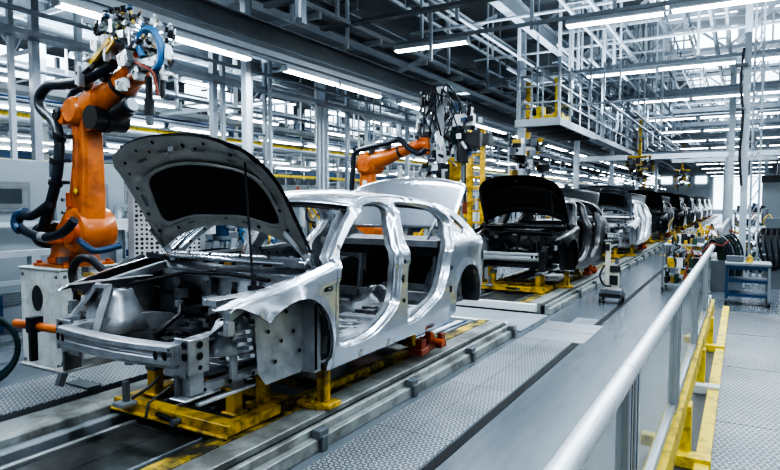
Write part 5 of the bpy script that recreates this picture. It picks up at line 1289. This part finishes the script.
B(mb,'hose'); B(MB().bar((0,.03,0),(0,.03,.55),.04,.04,'steel_dk').bar((-.2,.0,.02),(.25,.1,.02),.05,.03,'steel_dk').cyl((-.05,.03,.52),(.1,.03,.52),.05,'steel_dk',12),'stand')
t=thing('pipe_rack','pale steel rails with black motor behind the robot pedestal, left edge','rack',(-6.9,3.6,0))
MB().bar((-.1,-1.2,1.02),(-.1,.6,1.02),.09,.07,'steel_lt').bar((-.1,-1.2,.70),(-.1,.5,.70),.05,.05,'steel_lt').span((-.15,-1.0,0),(-.05,-.9,1.0),'steel_lt').span((-.15,.2,0),(-.05,.3,1.0),'steel_lt').build('frame',parent=t)
MB().span((-.3,-.7,.2),(.1,-.2,.6),'blue').span((-.2,-.6,1.05),(0,-.4,1.25),'black_plastic').build('drive',parent=t)
st('column',MB().span((-6.95,2.62,0),(-6.82,2.78,1.95),'steel'))
# ------------------------------------------------------------------ camera, world, lamps
cam=bpy.data.cameras.new('camera'); co=bpy.data.objects.new('camera',cam); COL.objects.link(co)
cam.sensor_width=36; cam.lens=600/780*36; cam.clip_end=400; cam.clip_start=.05
co.location=(0,0,1.6); co.rotation_euler=(R(90-3.15),0,R(30.4)); bpy.context.scene.camera=co
w=bpy.data.worlds.new('world'); bpy.context.scene.world=w; w.use_nodes=True
w.node_tree.nodes['Background'].inputs[0].default_value=(.55,.68,.82,1); w.node_tree.nodes['Background'].inputs[1].default_value=.35
def lamp(name,loc,sx,sy,e,col=(.76,.89,1.0),rot=(0,0,0)):
    l=bpy.data.lights.new(name,'AREA'); l.shape='RECTANGLE'; l.size=sx; l.size_y=sy; l.energy=e; l.color=col
    o=bpy.data.objects.new(name,l); COL.objects.link(o); o.location=loc; o.rotation_euler=rot; return o
for i,y in enumerate((1.8,6.0,10.2,14.4,18.9,25,33,43,54,66)):
    lamp('hall_lamp',(-1.6,y,4.40),5.5,.16,150 if y<12 else 150)
for i,y in enumerate((1.5,7.5,14,23,36)):
    lamp('line_lamp',(-6.62,y,3.74),.16,5.5,130)
for x,y in ((-14,4),(-13,12),(-14,24),(-12,40),(-24,12),(-22,30),(6,12),(6,30),(6,3),(-10.5,7),(-10.5,18),(-10,30),(-9,42),(-9,54),(-12,66),(-18,50)):
    lamp('bay_lamp',(x,y,5.1),6,1.0,190)
for x,y in ((-2,3),(-2,14),(-2,26),(-12,8),(-12,24),(-2,42)):
    lamp('hall_uplight',(x,y,4.7),6,6,430,rot=(R(180),0,0))  # added upward lamps in place of light bounced to the roof
for y in (60,74,88): lamp('far_lamp',(-1,y,4.3),14,3,700)  # broad lamps added only to brighten the far end
lamp('side_window_lamp',(11.5,4,2.6),14,3,150,col=(.74,.88,1.0),rot=(0,R(80),0)).rotation_euler=(R(80),0,R(90))  # unseen side fill added for the car flank and hood underside
lamp('rear_window_lamp',(-4,-5.6,2.4),12,3,110,col=(.74,.88,1.0),rot=(R(82),0,0))  # unseen fill added behind the camera for the front of the car
sc=bpy.context.scene
sc.view_settings.view_transform='AgX'; sc.view_settings.look='AgX - Very High Contrast'; sc.view_settings.exposure=.28
sc.cycles.max_bounces=6; sc.cycles.diffuse_bounces=3; sc.cycles.glossy_bounces=3; sc.cycles.transparent_max_bounces=10
sc.cycles.sample_clamp_indirect=4; sc.cycles.caustics_reflective=False; sc.cycles.caustics_refractive=False
